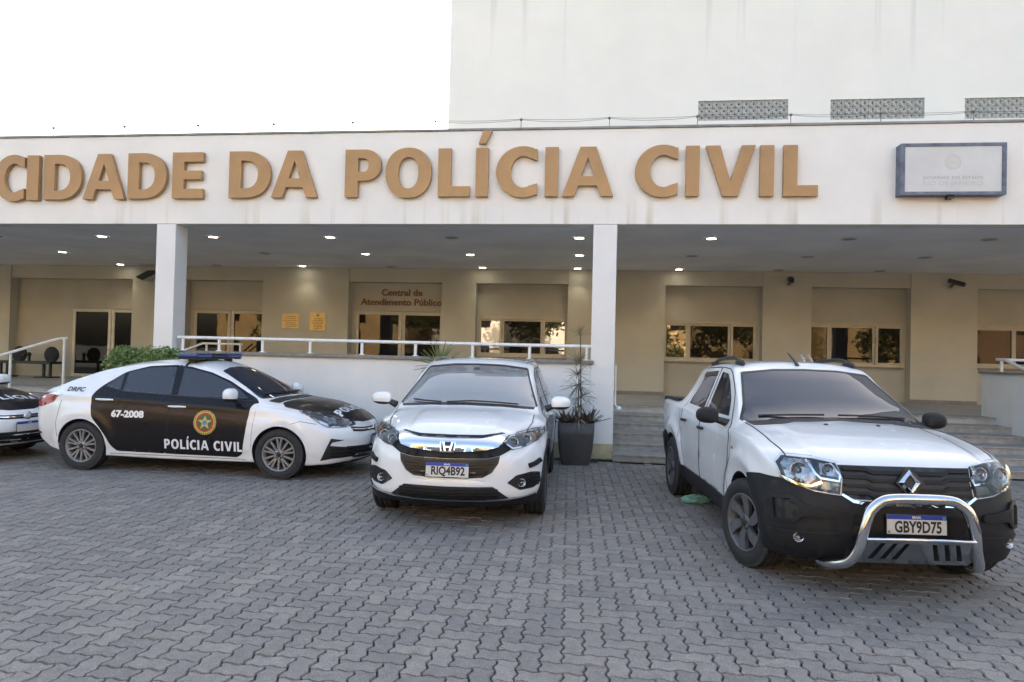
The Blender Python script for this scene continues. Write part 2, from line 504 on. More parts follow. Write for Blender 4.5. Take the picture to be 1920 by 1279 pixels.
def window(bx0, bx1, x0, x1, z0, z1, m, panes):
    """bay with a panel above and below a three part sliding window; m: mullion x positions"""
    bb('lintel', BEIGE, bx0, bx1, YW + 0.035, YW + 0.6, 3.41, ZC - 0.003)
    infill(bx0, bx1, z1 + 0.03, 3.408)
    infill(bx0, bx1, ZF, z0 - 0.06)
    if x0 - bx0 > 0.01: infill(bx0, x0, z0 - 0.058, z1 + 0.028)
    if bx1 - x1 > 0.01: infill(x1, bx1, z0 - 0.058, z1 + 0.028)
    w = part('window', B)
    MB().box(x0, x1, YR + 0.2 - YF, YR + 0.21 - YF, z0, z1).build('room_dark_sheet', ROOM, w)  # dark sheet standing in for the unlit room behind
    f = MB()
    t = 0.03
    f.box(x0, x1, YR - 0.02 - YF, YR + 0.09 - YF, z1 - t, z1 + 0.028).box(x0, x1, YR - 0.02 - YF, YR + 0.09 - YF, z0 - 0.058, z0)
    f.build('frame', FRAME, w)
    MB().box(x0 - 0.02 if x0 - bx0 > 0.02 else x0, x1, YR - 0.075 - YF, YR - 0.021 - YF, z0 - 0.085, z0 - 0.045).build('sill', STONE_CAP, w)
    xs = [x0] + m + [x1]
    for k in range(3):
        leaf(w, xs[k] + 0.002, xs[k + 1] - 0.002, z0 + 0.002, z1 - t - 0.002, 0.055, FRAME, panes[k], YR + (0.0 if k != 1 else 0.045))
window(*bays[3], -3.10, -0.845, 1.60, 2.56, [-2.51, -1.46], [PANE_R, PANE, PANE_R])
window(*bays[4], 1.56, 3.76, 1.60, 2.53, [2.15, 3.165], [PANE_R, PANE, PANE])
window(*bays[5], 4.99, 7.14, 1.58, 2.55, [5.48, 6.53], [PANE, PANE, PANE])
window(*bays[6], 8.70, 10.8, 1.62, 2.55, [9.60, 10.2], [PANE, PANE, PANE])

def door(bx0, bx1, x0, x1, z1, mids, fm):
    bb('lintel', BEIGE, bx0, bx1, YW + 0.035, YW + 0.6, 3.41, ZC - 0.003)
    infill(bx0, bx1, z1 + 0.01, 3.408)
    if x0 - bx0 > 0.01: infill(bx0, x0 - 0.002, ZF, z1 + 0.008)
    if bx1 - x1 > 0.01: infill(x1 + 0.002, bx1, ZF, z1 + 0.008)
    w = part('door', B)
    MB().box(x0, x1, YR + 0.2 - YF, YR + 0.21 - YF, ZF, z1).build('room_dark_sheet', ROOM, w)  # dark sheet for the shade of the room inside
    xs = [x0] + mids + [x1]
    for k in range(len(xs) - 1):
        leaf(w, xs[k] + 0.002, xs[k + 1] - 0.002, ZF + 0.01, z1, 0.085, fm, PANE, YR + 0.02 * (k % 2))
    return w
d1 = door(*bays[0], -14.52, -12.57, 2.60, [-13.36], FRAMEW)
d2 = door(*bays[1], -10.93, -8.86, 2.62, [-9.87], FRAME)
d3 = door(*bays[2], -6.38, -4.04, 2.66, [-5.14], FRAME)
CHROME = mat('chrome', (0.82, 0.83, 0.85), 0.06, metal=1.0)
STEEL = mat('brushed_steel', (0.55, 0.55, 0.55), 0.3, metal=1.0)
for x in (-6.30,):
    h = MB().tube([(x, YR - 0.06 - YF, 1.45), (x, YR - 0.06 - YF, 2.15)], 0.016, 8)
    h.tube([(x, YR - 0.06 - YF, 1.55), (x, YR + 0.01 - YF, 1.55)], 0.01, 6).tube([(x, YR - 0.06 - YF, 2.05), (x, YR + 0.01 - YF, 2.05)], 0.01, 6)
    h.build('handle', STEEL, d3)

# ------------------------------------------------------------------ upper block behind the canopy
UB = thing('upper_block', 'tall plain pale block rising behind the canopy, with perforated vents', 'building', (0, YW, 0))
XB = -3.985
vents = [(2.25, 4.36, 7.44, 7.93), (5.33, 7.44, 7.41, 7.90), (8.32, 10.43, 7.38, 7.87)]
def ub(name, m, x0, x1, y0, y1, z0, z1, parent=None):
    return box_obj(name, m, parent or UB, x0, x1, y0 - YW, y1 - YW, z0, z1)
f = MB()
xs = [XB] + [e for v in vents for e in v[:2]] + [16.0]
y0, y1 = 0.0, 0.35
for k in range(0, len(xs), 2): f.box(xs[k], xs[k + 1], y0, y1, 4.6, 14.0)
for (a_, b_, z0, z1) in vents: f.box(a_, b_, y0, y1, 4.6, z0).box(a_, b_, y0, y1, z1, 14.0)
f.build('wall', BLOCK_WALL, UB)
ub('side_wall', BLOCK_WALL, XB, XB + 0.3, YW + 0.352, YW + 14.0, 4.6, 14.0)
ub('rear_wall', BLOCK_WALL, XB, 16.0, YW + 14.002, YW + 14.3, 4.6, 14.0)
ub('roof', COPING, XB + 0.302, 15.9, YW + 0.353, YW + 14.0, 13.5, 13.6)
COBOGO = mat('cement_block', (0.55, 0.55, 0.52), 0.85, var=0.25, scale=12)
def cobogo_mesh(w, h):
    mb = MB()
    cw, ch = w / 2, h / 2
    y0, y1 = 0.03, 0.10
    def bar(x0, z0, x1, z1, t):
        d = Vector((x1 - x0, z1 - z0)).normalized(); n = Vector((-d.y, d.x)) * t / 2
        mb.prism([(x0 + n.x, z0 + n.y), (x1 + n.x, z1 + n.y), (x1 - n.x, z1 - n.y), (x0 - n.x, z0 - n.y)], y0, y1, 'y')
    # diamond lattice with a ring in the middle, and a ring quarter in each corner
    for sx in (-1, 1):
        for sz in (-1, 1):
            bar(sx * cw, 0, 0, sz * ch, 0.020)
    def ring(cx, cz, r, t0, t1, n):
        for k in range(n):
            ta, tb = t0 + (t1 - t0) * k / n, t0 + (t1 - t0) * (k + 1) / n
            P = [(cx + r * math.cos(ta), cz + r * math.sin(ta)), (cx + r * math.cos(tb), cz + r * math.sin(tb)),
                 (cx + r * 0.66 * math.cos(tb), cz + r * 0.66 * math.sin(tb)), (cx + r * 0.66 * math.cos(ta), cz + r * 0.66 * math.sin(ta))]
            mb.prism(P, y0 + 0.003, y1, 'y')
    ring(0, 0, ch * 0.52, 0, 2 * math.pi, 10)
    for q, (sx, sz) in enumerate(((-1, -1), (1, -1), (1, 1), (-1, 1))):
        ring(sx * cw, sz * ch, ch * 0.5, q * math.pi / 2, (q + 1) * math.pi / 2, 3)
    bar(-cw, 0, -cw * 0.35, 0, 0.014); bar(cw * 0.35, 0, cw, 0, 0.014)
    o = mb.build('block', COBOGO, None)
    me = o.data
    bpy.data.objects.remove(o)
    return me
cme = cobogo_mesh(2.11 / 12.0, 0.49 / 3.0)
for (a_, b_, z0, z1) in vents:
    v = part('vent', UB)
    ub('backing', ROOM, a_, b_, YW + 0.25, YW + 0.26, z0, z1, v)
    for i in range(12):
        for k in range(3):
            o = bpy.data.objects.new('block', cme)
            o.location = (a_ + (i + 0.5) * (b_ - a_) / 12, 0.0, z0 + (k + 0.5) * (z1 - z0) / 3)
            link(o, v)

# ------------------------------------------------------------------ letters
def arc(cx, cz, rx, rz, t0, t1, n=20):
    return [(cx + rx * math.cos(R(t0 + (t1 - t0) * k / n)), cz + rz * math.sin(R(t0 + (t1 - t0) * k / n))) for k in range(n + 1)]
def superarc(cx, cz, rx, rz, t0, t1, n=24, e=0.9):
    P = []
    for k in range(n + 1):
        t = R(t0 + (t1 - t0) * k / n); c, s = math.cos(t), math.sin(t)
        P.append((cx + rx * math.copysign(abs(c) ** e, c), cz + rz * math.copysign(abs(s) ** e, s)))
    return P
S = 0.265   # stem width relative to the cap height
def glyph(ch):
    """heavy sans capitals, cap height 1: (width, outline loops); the first loop is outer, others are holes or extra pieces"""
    if ch == 'I': return S, [[(0, 0), (S, 0), (S, 1), (0, 1)]]
    if ch == 'Í': return S, [[(0, 0), (S, 0), (S, 1), (0, 1)], [(0.05, 1.09), (0.20, 1.09), (0.33, 1.36), (0.14, 1.36)]]
    if ch == 'L': return 0.66, [[(0, 0), (0.66, 0), (0.66, 0.21), (S, 0.21), (S, 1), (0, 1)]]
    if ch == 'E': return 0.70, [[(0, 0), (0.70, 0), (0.70, 0.205), (S, 0.205), (S, 0.41), (0.66, 0.41), (0.66, 0.60), (S, 0.60), (S, 0.795), (0.69, 0.795), (0.69, 1), (0, 1)]]
    if ch == 'V': return 1.0, [[(0.35, 0), (0.66, 0), (1.0, 1), (0.72, 1), (0.505, 0.28), (0.29, 1), (0, 1)]]
    if ch == 'A': return 1.04, [[(0, 0), (0.25, 0), (0.325, 0.215), (0.71, 0.215), (0.785, 0), (1.04, 0), (0.68, 1), (0.36, 1)], [(0.39, 0.405), (0.645, 0.405), (0.518, 0.79)]]
    if ch == 'D': return 0.92, [[(0, 0), (0.36, 0)] + superarc(0.36, 0.5, 0.56, 0.5, -90, 90)[1:-1] + [(0.36, 1), (0, 1)],
                               [(S, 0.20), (0.37, 0.20)] + superarc(0.37, 0.5, 0.275, 0.30, -90, 90, 16)[1:-1] + [(0.37, 0.80), (S, 0.80)]]
    if ch == 'P': return 0.74, [[(0, 0), (S, 0), (S, 0.34), (0.38, 0.34)] + superarc(0.38, 0.67, 0.36, 0.33, -90, 90)[1:-1] + [(0.38, 1), (0, 1)],
                               [(S, 0.53), (0.37, 0.53)] + superarc(0.37, 0.67, 0.115, 0.145, -90, 90, 12)[1:-1] + [(0.37, 0.815), (S, 0.815)]]
    if ch == 'O': return 0.98, [superarc(0.49, 0.5, 0.49, 0.525, 0, 360, 44)[:-1], superarc(0.49, 0.5, 0.215, 0.33, 0, 360, 36)[:-1]]
    if ch == 'C':
        o = arc(0.52, 0.5, 0.52, 0.525, 62, 298, 34)
        i = arc(0.53, 0.5, 0.245, 0.325, 298, 62, 28)
        return 0.80, [[(0.80, 0.965)] + o[0:] + [(0.80, 0.03), (0.80, 0.262)] + i + [(0.80, 0.735)]]
    raise KeyError(ch)
HOLES = set('ADOP')
def glyph_mesh(ch, w, h, d, mats_, bevel=0.0):
    gw, loops = glyph(ch)
    bm = bmesh.new()
    P2, E2 = [], []
    for lp in loops:
        o = len(P2)
        P2 += [Vector((x / gw * w, z * h)) for x, z in lp]
        E2.append((o, len(lp)))
    faces_in = [list(range(o, o + n)) for o, n in E2]
    edges_in = [(o + k, o + (k + 1) % n) for o, n in E2 for k in range(n)]
    vs, es, fs, _, _, _ = delaunay_2d_cdt(P2, edges_in, [], 0, 1e-6)
    def inside(pt, lp):
        c = False; n = len(lp)
        for k in range(n):
            a_, b_ = lp[k], lp[(k + 1) % n]
            if (a_.y > pt.y) != (b_.y > pt.y) and pt.x < (b_.x - a_.x) * (pt.y - a_.y) / (b_.y - a_.y) + a_.x: c = not c
        return c
    loops2 = [[P2[i] for i in f_] for f_ in faces_in]
    tris = []
    for f_ in fs:
        c = sum((vs[i] for i in f_), Vector((0, 0))) / len(f_)
        n_in = sum(inside(c, lp) for lp in loops2)
        if n_in % 2: tris.append(f_)
    n = len(vs)
    mb = MB()
    mb.add([(v.x, -d, v.y) for v in vs], [t[::-1] for t in tris])
    mb.add([(v.x, 0, v.y) for v in vs], tris)
    for lp in loops2:
        k = len(lp)
        mb.add([(p.x, -d, p.y) for p in lp] + [(p.x, 0, p.y) for p in lp], [(i, (i + 1) % k, k + (i + 1) % k, k + i) for i in range(k)], False)
    return mb
sgn = thing('facade_lettering', 'row of big tan raised capital letters across the white canopy fascia', 'sign', (-3.8, YF, 4.17))
ROW = [('C', -10.80, -10.20), ('I', -10.15, -9.92), ('D', -9.82, -9.09), ('A', -9.06, -8.27), ('D', -8.21, -7.49), ('E', -7.38, -6.815),
       ('D', -6.34, -5.60), ('A', -5.58, -4.765), ('P', -4.285, -3.67), ('O', -3.59, -2.815), ('L', -2.70, -2.17), ('Í', -2.075, -1.87),
       ('C', -1.74, -1.07), ('I', -0.944, -0.732), ('A', -0.665, 0.15), ('C', 0.485, 1.15), ('I', 1.27, 1.478), ('V', 1.572, 2.325),
       ('I', 2.395, 2.60), ('L', 2.745, 3.253)]
for ch, x0, x1 in ROW:
    u = (x0 + x1) / 2
    dz = -0.035 * ((u + 2.5) / 8.0) ** 2 + 0.02
    o = glyph_mesh(ch, x1 - x0, 0.79, 0.075, LETTER).build('letter', LETTER, sgn)
    o.location = (x0 + 3.8, -0.02, dz)
    for pz in (0.15, 0.62):      # stand-off pin to the wall
        pass

# text with the built-in font
def text_mb(body, size, bold=0.0, width=None, depth=0.0, spacing=1.0, align='CENTER'):
    """returns MB-like (verts2d, faces) of a text, centred on x"""
    cu = bpy.data.curves.new('t', 'FONT')
    cu.body = body; cu.size = size; cu.offset = bold; cu.align_x = align; cu.align_y = 'CENTER'
    cu.space_character = spacing; cu.resolution_u = 3
    o = bpy.data.objects.new('t', cu)
    COL.objects.link(o)
    dg = bpy.context.evaluated_depsgraph_get()
    me = o.evaluated_get(dg).to_mesh()
    V = [v.co.copy() for v in me.vertices]
    F = [list(p.vertices) for p in me.polygons]
    o.evaluated_get(dg).to_mesh_clear()
    bpy.data.objects.remove(o); bpy.data.curves.remove(cu)
    xs = [v.x for v in V]; ys = [v.y for v in V]
    cx, cy = (min(xs) + max(xs)) / 2, (min(ys) + max(ys)) / 2
    k = (width / (max(xs) - min(xs))) if width else 1.0
    return [((v.x - cx) * k, v.y - cy) for v in V], F
def text_wall(name, m, parent, body, size, x, y, z, bold=0.0, width=None, depth=0.0, spacing=1.0):
    """flat lettering facing -Y"""
    P, F = text_mb(body, size, bold, width, 0, spacing)
    mb = MB()
    mb.add([(x + a_, y - depth, z + b_) for a_, b_ in P], F)
    if depth:
        from collections import Counter
        cnt = Counter(frozenset((f_[k], f_[(k + 1) % len(f_)])) for f_ in F for k in range(len(f_)))
        for f_ in F:
            for k in range(len(f_)):
                i, j = f_[k], f_[(k + 1) % len(f_)]
                if cnt[frozenset((i, j))] == 1:
                    mb.add([(x + P[i][0], y - depth, z + P[i][1]), (x + P[j][0], y - depth, z + P[j][1]), (x + P[j][0], y, z + P[j][1]), (x + P[i][0], y, z + P[i][1])], [(0, 1, 2, 3)])
    return mb.build(name, m, parent, fix=False)

BROWN = mat('brown_letter', (0.20, 0.085, 0.035), 0.5)
sg2 = thing('door_lettering', 'small brown two-line lettering above the middle glass doors', 'sign', (-5.2, YR, 2.8))
text_wall('line', BROWN, sg2, 'Central de', 0.235, 0.05, -0.004, 0.36, 0.006, 1.10, 0.018)
text_wall('line', BROWN, sg2, 'Atendimento Público', 0.235, 0.03, -0.004, 0.11, 0.006, 2.18, 0.018)

# light box sign at the right
BLUEF = mat('blue_frame_paint', (0.06, 0.075, 0.115), 0.5, var=0.75, scale=7, col2=(0.17, 0.20, 0.27), detail=10)
ACR = mat('faded_sign_face', (0.60, 0.60, 0.60), 0.35, var=0.08, scale=2.5)
FADE = mat('faded_print', (0.42, 0.41, 0.41), 0.5)
FADE2 = mat('faded_print_pale', (0.535, 0.52, 0.505), 0.5)
lb = thing('sign_box', 'faded white box sign with peeling dark blue frame on the fascia', 'sign', (5.14, YF, 4.55))
sw, sh = 0.735, 0.385
box_obj('case', BLUEF, lb, -sw, sw, -0.17, -0.002, -sh, sh, bevel=0.006)
fr = MB()
for (x0, x1, z0, z1) in ((-sw, sw, sh - 0.045, sh), (-sw, sw, -sh, -sh + 0.045), (-sw, -sw + 0.06, -sh + 0.045, sh - 0.045), (sw - 0.06, sw, -sh + 0.045, sh - 0.045)):
    fr.box(x0, x1, -0.19, -0.171, z0, z1)
fr.build('frame', BLUEF, lb)
box_obj('face', ACR, lb, -sw + 0.061, sw - 0.061, -0.176, -0.1712, -sh + 0.046, sh - 0.046)
text_wall('print', FADE, lb, 'GOVERNO DO ESTADO', 0.062, 0.0, -0.1775, -0.13, 0.002, 0.84, 0, 1.15)
text_wall('print', FADE2, lb, 'RIO DE JANEIRO', 0.10, 0.0, -0.1775, -0.225, 0.003, 0.84)
cr = MB()
def disc(mb, cx, cz, r, y, n=24, r0=0.0):
    if r0: mb.add([(cx + q * math.cos(2 * math.pi * k / n), y, cz + q * math.sin(2 * math.pi * k / n)) for q in (r0, r) for k in range(n)],
                  [(k, (k + 1) % n, n + (k + 1) % n, n + k) for k in range(n)])
    else: mb.add([(cx + r * math.cos(2 * math.pi * k / n), y, cz + r * math.sin(2 * math.pi * k / n)) for k in range(n)], [tuple(range(n))])
for r1_, r0_ in ((0.115, 0.095), (0.085, 0.070)):
    rg = MB(); disc(rg, 0, 0.10, r1_, -0.1775, 24, r0_); rg.build('crest_ring', FADE2, lb)
for k in range(7):
    t = math.pi * k / 6
    cr.box(-0.07 + 0.14 * k / 6 - 0.006, -0.07 + 0.14 * k / 6 + 0.006, -0.1778, -0.1772, 0.10 - 0.05 * math.sin(t), 0.10 + 0.05 * math.sin(t) + 0.001)
cr.build('print', FADE2, lb)
box_obj('lamp_mount', mat('black_plastic', (0.02, 0.02, 0.02), 0.5, var=0.2, scale=30), lb, -0.05, 0.03, -0.15, -0.05, -sh - 0.05, -sh - 0.001)

# gold plaques
GOLD = mat('brass_plaque', (0.56, 0.42, 0.17), 0.4, metal=0.3, var=0.25, scale=14)
ENGR = mat('engraved_text', (0.17, 0.10, 0.03), 0.5)
for k, (x0, x1, z0, z1, lab) in enumerate(((-8.28, -7.82, 2.16, 2.545, 'wide brass plaque left of the other on the beige wall'), (-7.52, -7.09, 2.12, 2.585, 'tall brass plaque with a small dark crest on the beige wall'))):
    p = thing('plaque', lab, 'plaque', ((x0 + x1) / 2, YW, z0), group='brass plaques')
    w, h = (x1 - x0) / 2, z1 - z0
    box_obj('plate', GOLD, p, -w, w, -0.018, -0.001, 0, h, bevel=0.004)
    e = MB()
    for r_ in range(6 if k == 0 else 7):
        z = h * (0.82 if k == 0 else 0.66) - r_ * (0.052 if k == 0 else 0.042)
        ww = w * random.uniform(0.45, 0.85)
        e.box(-ww, ww, -0.0195, -0.0185, z - 0.008, z + 0.008)
    if k: disc(e, 0, h * 0.85, 0.035, -0.0195, 16)
    e.build('engraving', ENGR, p)

# ------------------------------------------------------------------ downlights
TRIM = mat('downlight_trim', (0.5, 0.5, 0.5), 0.5)
LAMP = mat('lit_diffuser', (0.9, 0.9, 0.85), 0.5, emit=(1.0, 0.90, 0.72), estr=4.0)
LAMP_OFF = mat('unlit_diffuser', (0.25, 0.25, 0.25), 0.4)
GX = [-12.15, -9.80, -7.46, -5.11, -2.77, -0.42, 1.90, 4.20, 6.45]
lit = {(1, 0), (2, 0), (3, 0), (5, 0), (6, 0), (0, 1), (3, 1), (4, 1), (5, 1), (0, 2), (2, 2), (4, 2), (5, 2), (6, 2)}
def pos(i, r):
    x = GX[i] - 0.06 * r + (0.0 if r else 0)
    y = (12.62, 14.82, 17.08)[r]
    if r == 1 and i == 0: x = -12.5
    if r == 2: x = GX[i] - 0.17 + (0.1 if i > 5 else 0); x = -12.7 if i == 0 else x
    return x, y
desc = {True: 'lit', False: 'unlit'}
rowname = ['front row', 'middle row', 'back row by the wall']
near = ['leftmost', 'second from the left', 'third from the left', 'fourth from the left', 'fifth from the left', 'sixth from the left', 'seventh from the left', 'eighth from the left', 'rightmost']
for i in range(len(GX)):
    for r in range(3):
        on = (i, r) in lit
        x, y = pos(i, r)
        d = thing('downlight', f'{desc[on]} round porch ceiling downlight, {near[i]} in the {rowname[r]}', 'downlight', (x, y, ZC), group='ceiling downlights')
        MB().lathe([(0.085, -0.012), (0.125, -0.014), (0.13, -0.001)], 24).build('trim', TRIM, d, fix=False)
        m_ = MB().add([(0.086 * math.cos(2 * math.pi * k / 20), 0.086 * math.sin(2 * math.pi * k / 20), -0.010) for k in range(20)], [tuple(range(20))[::-1]])
        m_.build('diffuser', LAMP if on else LAMP_OFF, d, fix=False)
        if on:
            la = bpy.data.lights.new('bulb', 'SPOT')
            la.energy = 3.2; la.color = (1.0, 0.88, 0.68); la.spot_size = R(95); la.spot_blend = 0.6; la.shadow_soft_size = 0.08
            lo = link(bpy.data.objects.new('bulb', la), d)
            lo.location = (0, 0, -0.03)

# ------------------------------------------------------------------ railings
rl = thing('terrace_railing', 'white tubular railing with short posts along the terrace wall cap', 'railing', (-3.7, YF + 0.1, 1.565))
MB().tube([(-3.60, 0, 0.225), (3.56, 0, 0.225)], 0.028, 12).build('rail', RAILW, rl)
for x in (-7.20, -6.53, -5.74, -4.886, -3.974, -3.052, -2.087, -1.142, -0.216):
    MB().tube([(x + 3.7, 0, 0.0), (x + 3.7, 0, 0.2)], 0.026, 10).lathe([(0.055, 0.0), (0.055, 0.008), (0.03, 0.014)], 14, c=(x + 3.7, 0, 0)).build('post', RAILW, rl)
hr = thing('stair_handrail', 'white sloping double handrail with two posts on the left stairs', 'railing', (-11.2, 13.0, 0.6))
def wp(x, y, z): return (x + 11.2, y - 13.0, z - 0.6)
MB().tube([wp(-11.20, 13.5, 1.745), wp(-11.35, 13.4, 1.72), wp(-13.6, 11.6, 0.62)], 0.027, 10).build('rail', RAILW, hr)
MB().tube([wp(-11.40, 13.62, 1.745), wp(-11.52, 13.5, 1.70), wp(-13.75, 11.7, 0.62)], 0.027, 10).build('rail', RAILW, hr)
MB().tube([wp(-11.24, 13.47, ZF), wp(-11.24, 13.47, 1.74)], 0.027, 10).build('post', RAILW, hr)
MB().tube([wp(-11.98, 12.92, 0.47), wp(-11.98, 12.92, 1.42)], 0.027, 10).build('post', RAILW, hr)
h2 = thing('ramp_handrail', 'white sloping handrail behind the terrace railing by the left glass doors', 'railing', (-9.6, 15.6, ZF))
MB().tube([(-1.5, 0, 0.35), (0.2, 0, 1.0), (1.2, 0, 1.0)], 0.027, 10).build('rail', RAILW, h2)
for x in (-0.6, 0.3, 1.15): MB().tube([(x, 0, 0), (x, 0, 0.7 if x < 0 else 0.98)], 0.025, 10).build('post', RAILW, h2)
h4 = thing('stair_handrail', 'white double handrail on the right stairs, its top end just above the pickup roof', 'railing', (3.7, 13.5, ZF))
for dx in (0.0, 0.14):
    MB().tube([(dx + .10, .35, 1.03), (dx, 0.1, 1.03), (dx - .02, -.15, 0.97), (dx - .2, -2.3, -0.08)], 0.024, 10).build('rail', RAILW, h4)
for y, z in ((0.05, 0.0), (-1.9, -0.60)):
    MB().tube([(.05 + .08 * y, y, z + .002), (.05 + .08 * y, y, z + 1.0 - (0.0 if y > 0 else .25))], 0.024, 10).build('post', RAILW, h4)
h3 = thing('parapet_handrail', 'white handrail on the stair parapet at the right edge', 'railing', (7.1, 12.9, 1.53))
MB().tube([(0, 0.7, 0.22), (0, 0.45, 0.22), (0.02, -1.2, -0.25)], 0.028, 10).tube([(0, 0.6, 0.22), (3.0, 0.6, 0.22)], 0.026, 10).build('rail', RAILW, h3)
MB().tube([(0.0, 0.55, 0.0), (0.0, 0.55, 0.21)], 0.025, 10).build('post', RAILW, h3)

# wire fence on the coping
WIRE = mat('fence_wire', (0.16, 0.16, 0.16), 0.5, metal=0.6)
ef = thing('wire_fence', 'thin wire strands on short posts along the canopy edge', 'fence', (-2.0, YF + 0.16, 5.325))
px = [-12.6, -11.25, -9.88, -8.49, -7.09, -5.69, -4.27, -2.83, -1.38, 0.067, 1.464, 2.9, 4.243, 5.583, 7.0]
for x in px:
    MB().tube([(x + 2.0, 0, 0), (x + 2.0, 0, 0.185)], 0.006, 6).lathe([(0.0, 0.215), (0.022, 0.205), (0.022, 0.175), (0.0, 0.168)], 8, c=(x + 2.0, 0, 0)).build('post', WIRE, ef)
for k in range(len(px) - 1):
    for s_, zz in ((0.02, 0.20), (0.045, 0.195)):
        P = []
        for q in range(9):
            t = q / 8
            P.append((px[k] + 2.0 + (px[k + 1] - px[k]) * t, 0.0 if s_ < 0.03 else 0.012, zz - s_ * 4 * t * (1 - t) * random.uniform(0.9, 1.1)))
        MB().tube(P, 0.0035, 4, False).build('wire', WIRE, ef)

# cameras and flood light on the wall
BLK = MATS['black_plastic']
def cctv(name, label, x, z, tilt):
    c = thing(name, label, 'camera', (x, YW, z))
    MB().lathe([(0.05, -0.02), (0.05, -0.001)], 14, 'y').tube([(0, -0.02, 0), (0, -0.16, 0.04)], 0.018, 8).build('bracket', BLK, c)
    b_ = MB().box(-0.055, 0.055, -0.22, 0.13, -0.05, 0.05).build('housing', BLK, c, bevel=0.012)
    b_.location = (0.0, -0.2, 0.1); b_.rotation_euler = tilt
    l_ = MB().lathe([(0.0, -0.232), (0.032, -0.23), (0.036, -0.215)], 14, 'y').build('lens', PANE, b_, fix=False)
cctv('security_camera', 'small dark security camera high on the pier above the pickup', 4.44, 3.46, (R(15), 0, R(-10)))
cctv('security_camera', 'dark long security camera on the pier near the right edge', 8.05, 3.44, (R(20), 0, R(62)))
fl = thing('flood_light', 'dark wall flood light just left of the left column', 'lamp', (-11.95, YW, 3.45))
MB().prism([(-0.30, -0.02), (0.05, 0.16), (0.30, 0.16), (0.30, 0.08), (-0.1, -0.1)], -0.35, -0.02, 'y').build('housing', BLK, fl, bevel=0.01)
MB().prism([(-0.26, -0.06), (0.26, 0.07), (0.26, 0.055), (-0.10, -0.11)], -0.33, -0.05, 'y').build('glass', mat('frosted_glass', (0.35, 0.40, 0.38), 0.3), fl)
# waiting bench
DARKF = mat('dark_blue_fabric', (0.02, 0.022, 0.03), 0.8, var=0.2, scale=20)
bn = thing('waiting_bench', 'dark beam seating bench with two round backs by the left glass door', 'bench', (-15.0, 16.7, ZF + 0.002))
MB().box(-0.95, 0.85, -0.22, 0.2, 0.36, 0.43).build('beam', BLK, bn, bevel=0.015)
for x in (-0.42, 0.52):
    MB().lathe([(0.0, -0.03), (0.2, -0.025), (0.22, 0.0), (0.2, 0.03), (0.0, 0.035)], 22, 'y', c=(x, 0.22, 0.60)).build('backrest', DARKF, bn)
    MB().box(x - 0.03, x + 0.03, 0.19, 0.23, 0.4, 0.5).build('bracket', BLK, bn)
MB().box(0.02, 0.07, -0.02, 0.04, 0.43, 0.66).box(0.0, 0.09, -0.2, 0.06, 0.58, 0.615).build('armrest', BLK, bn, bevel=0.006)
for x in (-0.65, 0.6):
    MB().box(x - 0.13, x - 0.08, -0.03, 0.03, 0.03, 0.36).box(x + 0.06, x + 0.11, -0.03, 0.03, 0.03, 0.36).box(x - 0.2, x + 0.2, -0.22, 0.22, 0.0, 0.03).build('leg', BLK, bn)
# ------------------------------------------------------------------ car building tools
def pchip(keys):
    xs = np.array([k[0] for k in keys], float); ys = np.array([k[1] for k in keys], float)
    h = np.diff(xs); d = np.diff(ys) / h
    m = np.zeros(len(xs))
    for i in range(1, len(xs) - 1):
        if d[i - 1] * d[i] > 0:
            w1, w2 = 2 * h[i] + h[i - 1], h[i] + 2 * h[i - 1]
            m[i] = (w1 + w2) / (w1 / d[i - 1] + w2 / d[i])
    m[0], m[-1] = d[0], d[-1]
    def fn(x):
        x = np.clip(np.asarray(x, float), xs[0], xs[-1])
        i = np.clip(np.searchsorted(xs, x) - 1, 0, len(xs) - 2)
        t = (x - xs[i]) / h[i]
        return ((2 * t**3 - 3 * t**2 + 1) * ys[i] + (t**3 - 2 * t**2 + t) * h[i] * m[i]
                + (-2 * t**3 + 3 * t**2) * ys[i + 1] + (t**3 - t**2) * h[i] * m[i + 1])
    return fn
def sstep(t):
    t = np.clip(t, 0, 1); return t * t * (3 - 2 * t)
def chaikin(P, it):
    P = np.asarray(P, float)
    for _ in range(it):
        a, b = P[:-1], P[1:]
        Q = np.empty((2 * len(a), 2)); Q[0::2] = 0.75 * a + 0.25 * b; Q[1::2] = 0.25 * a + 0.75 * b
        P = np.vstack([P[:1], Q, P[-1:]])
    return P

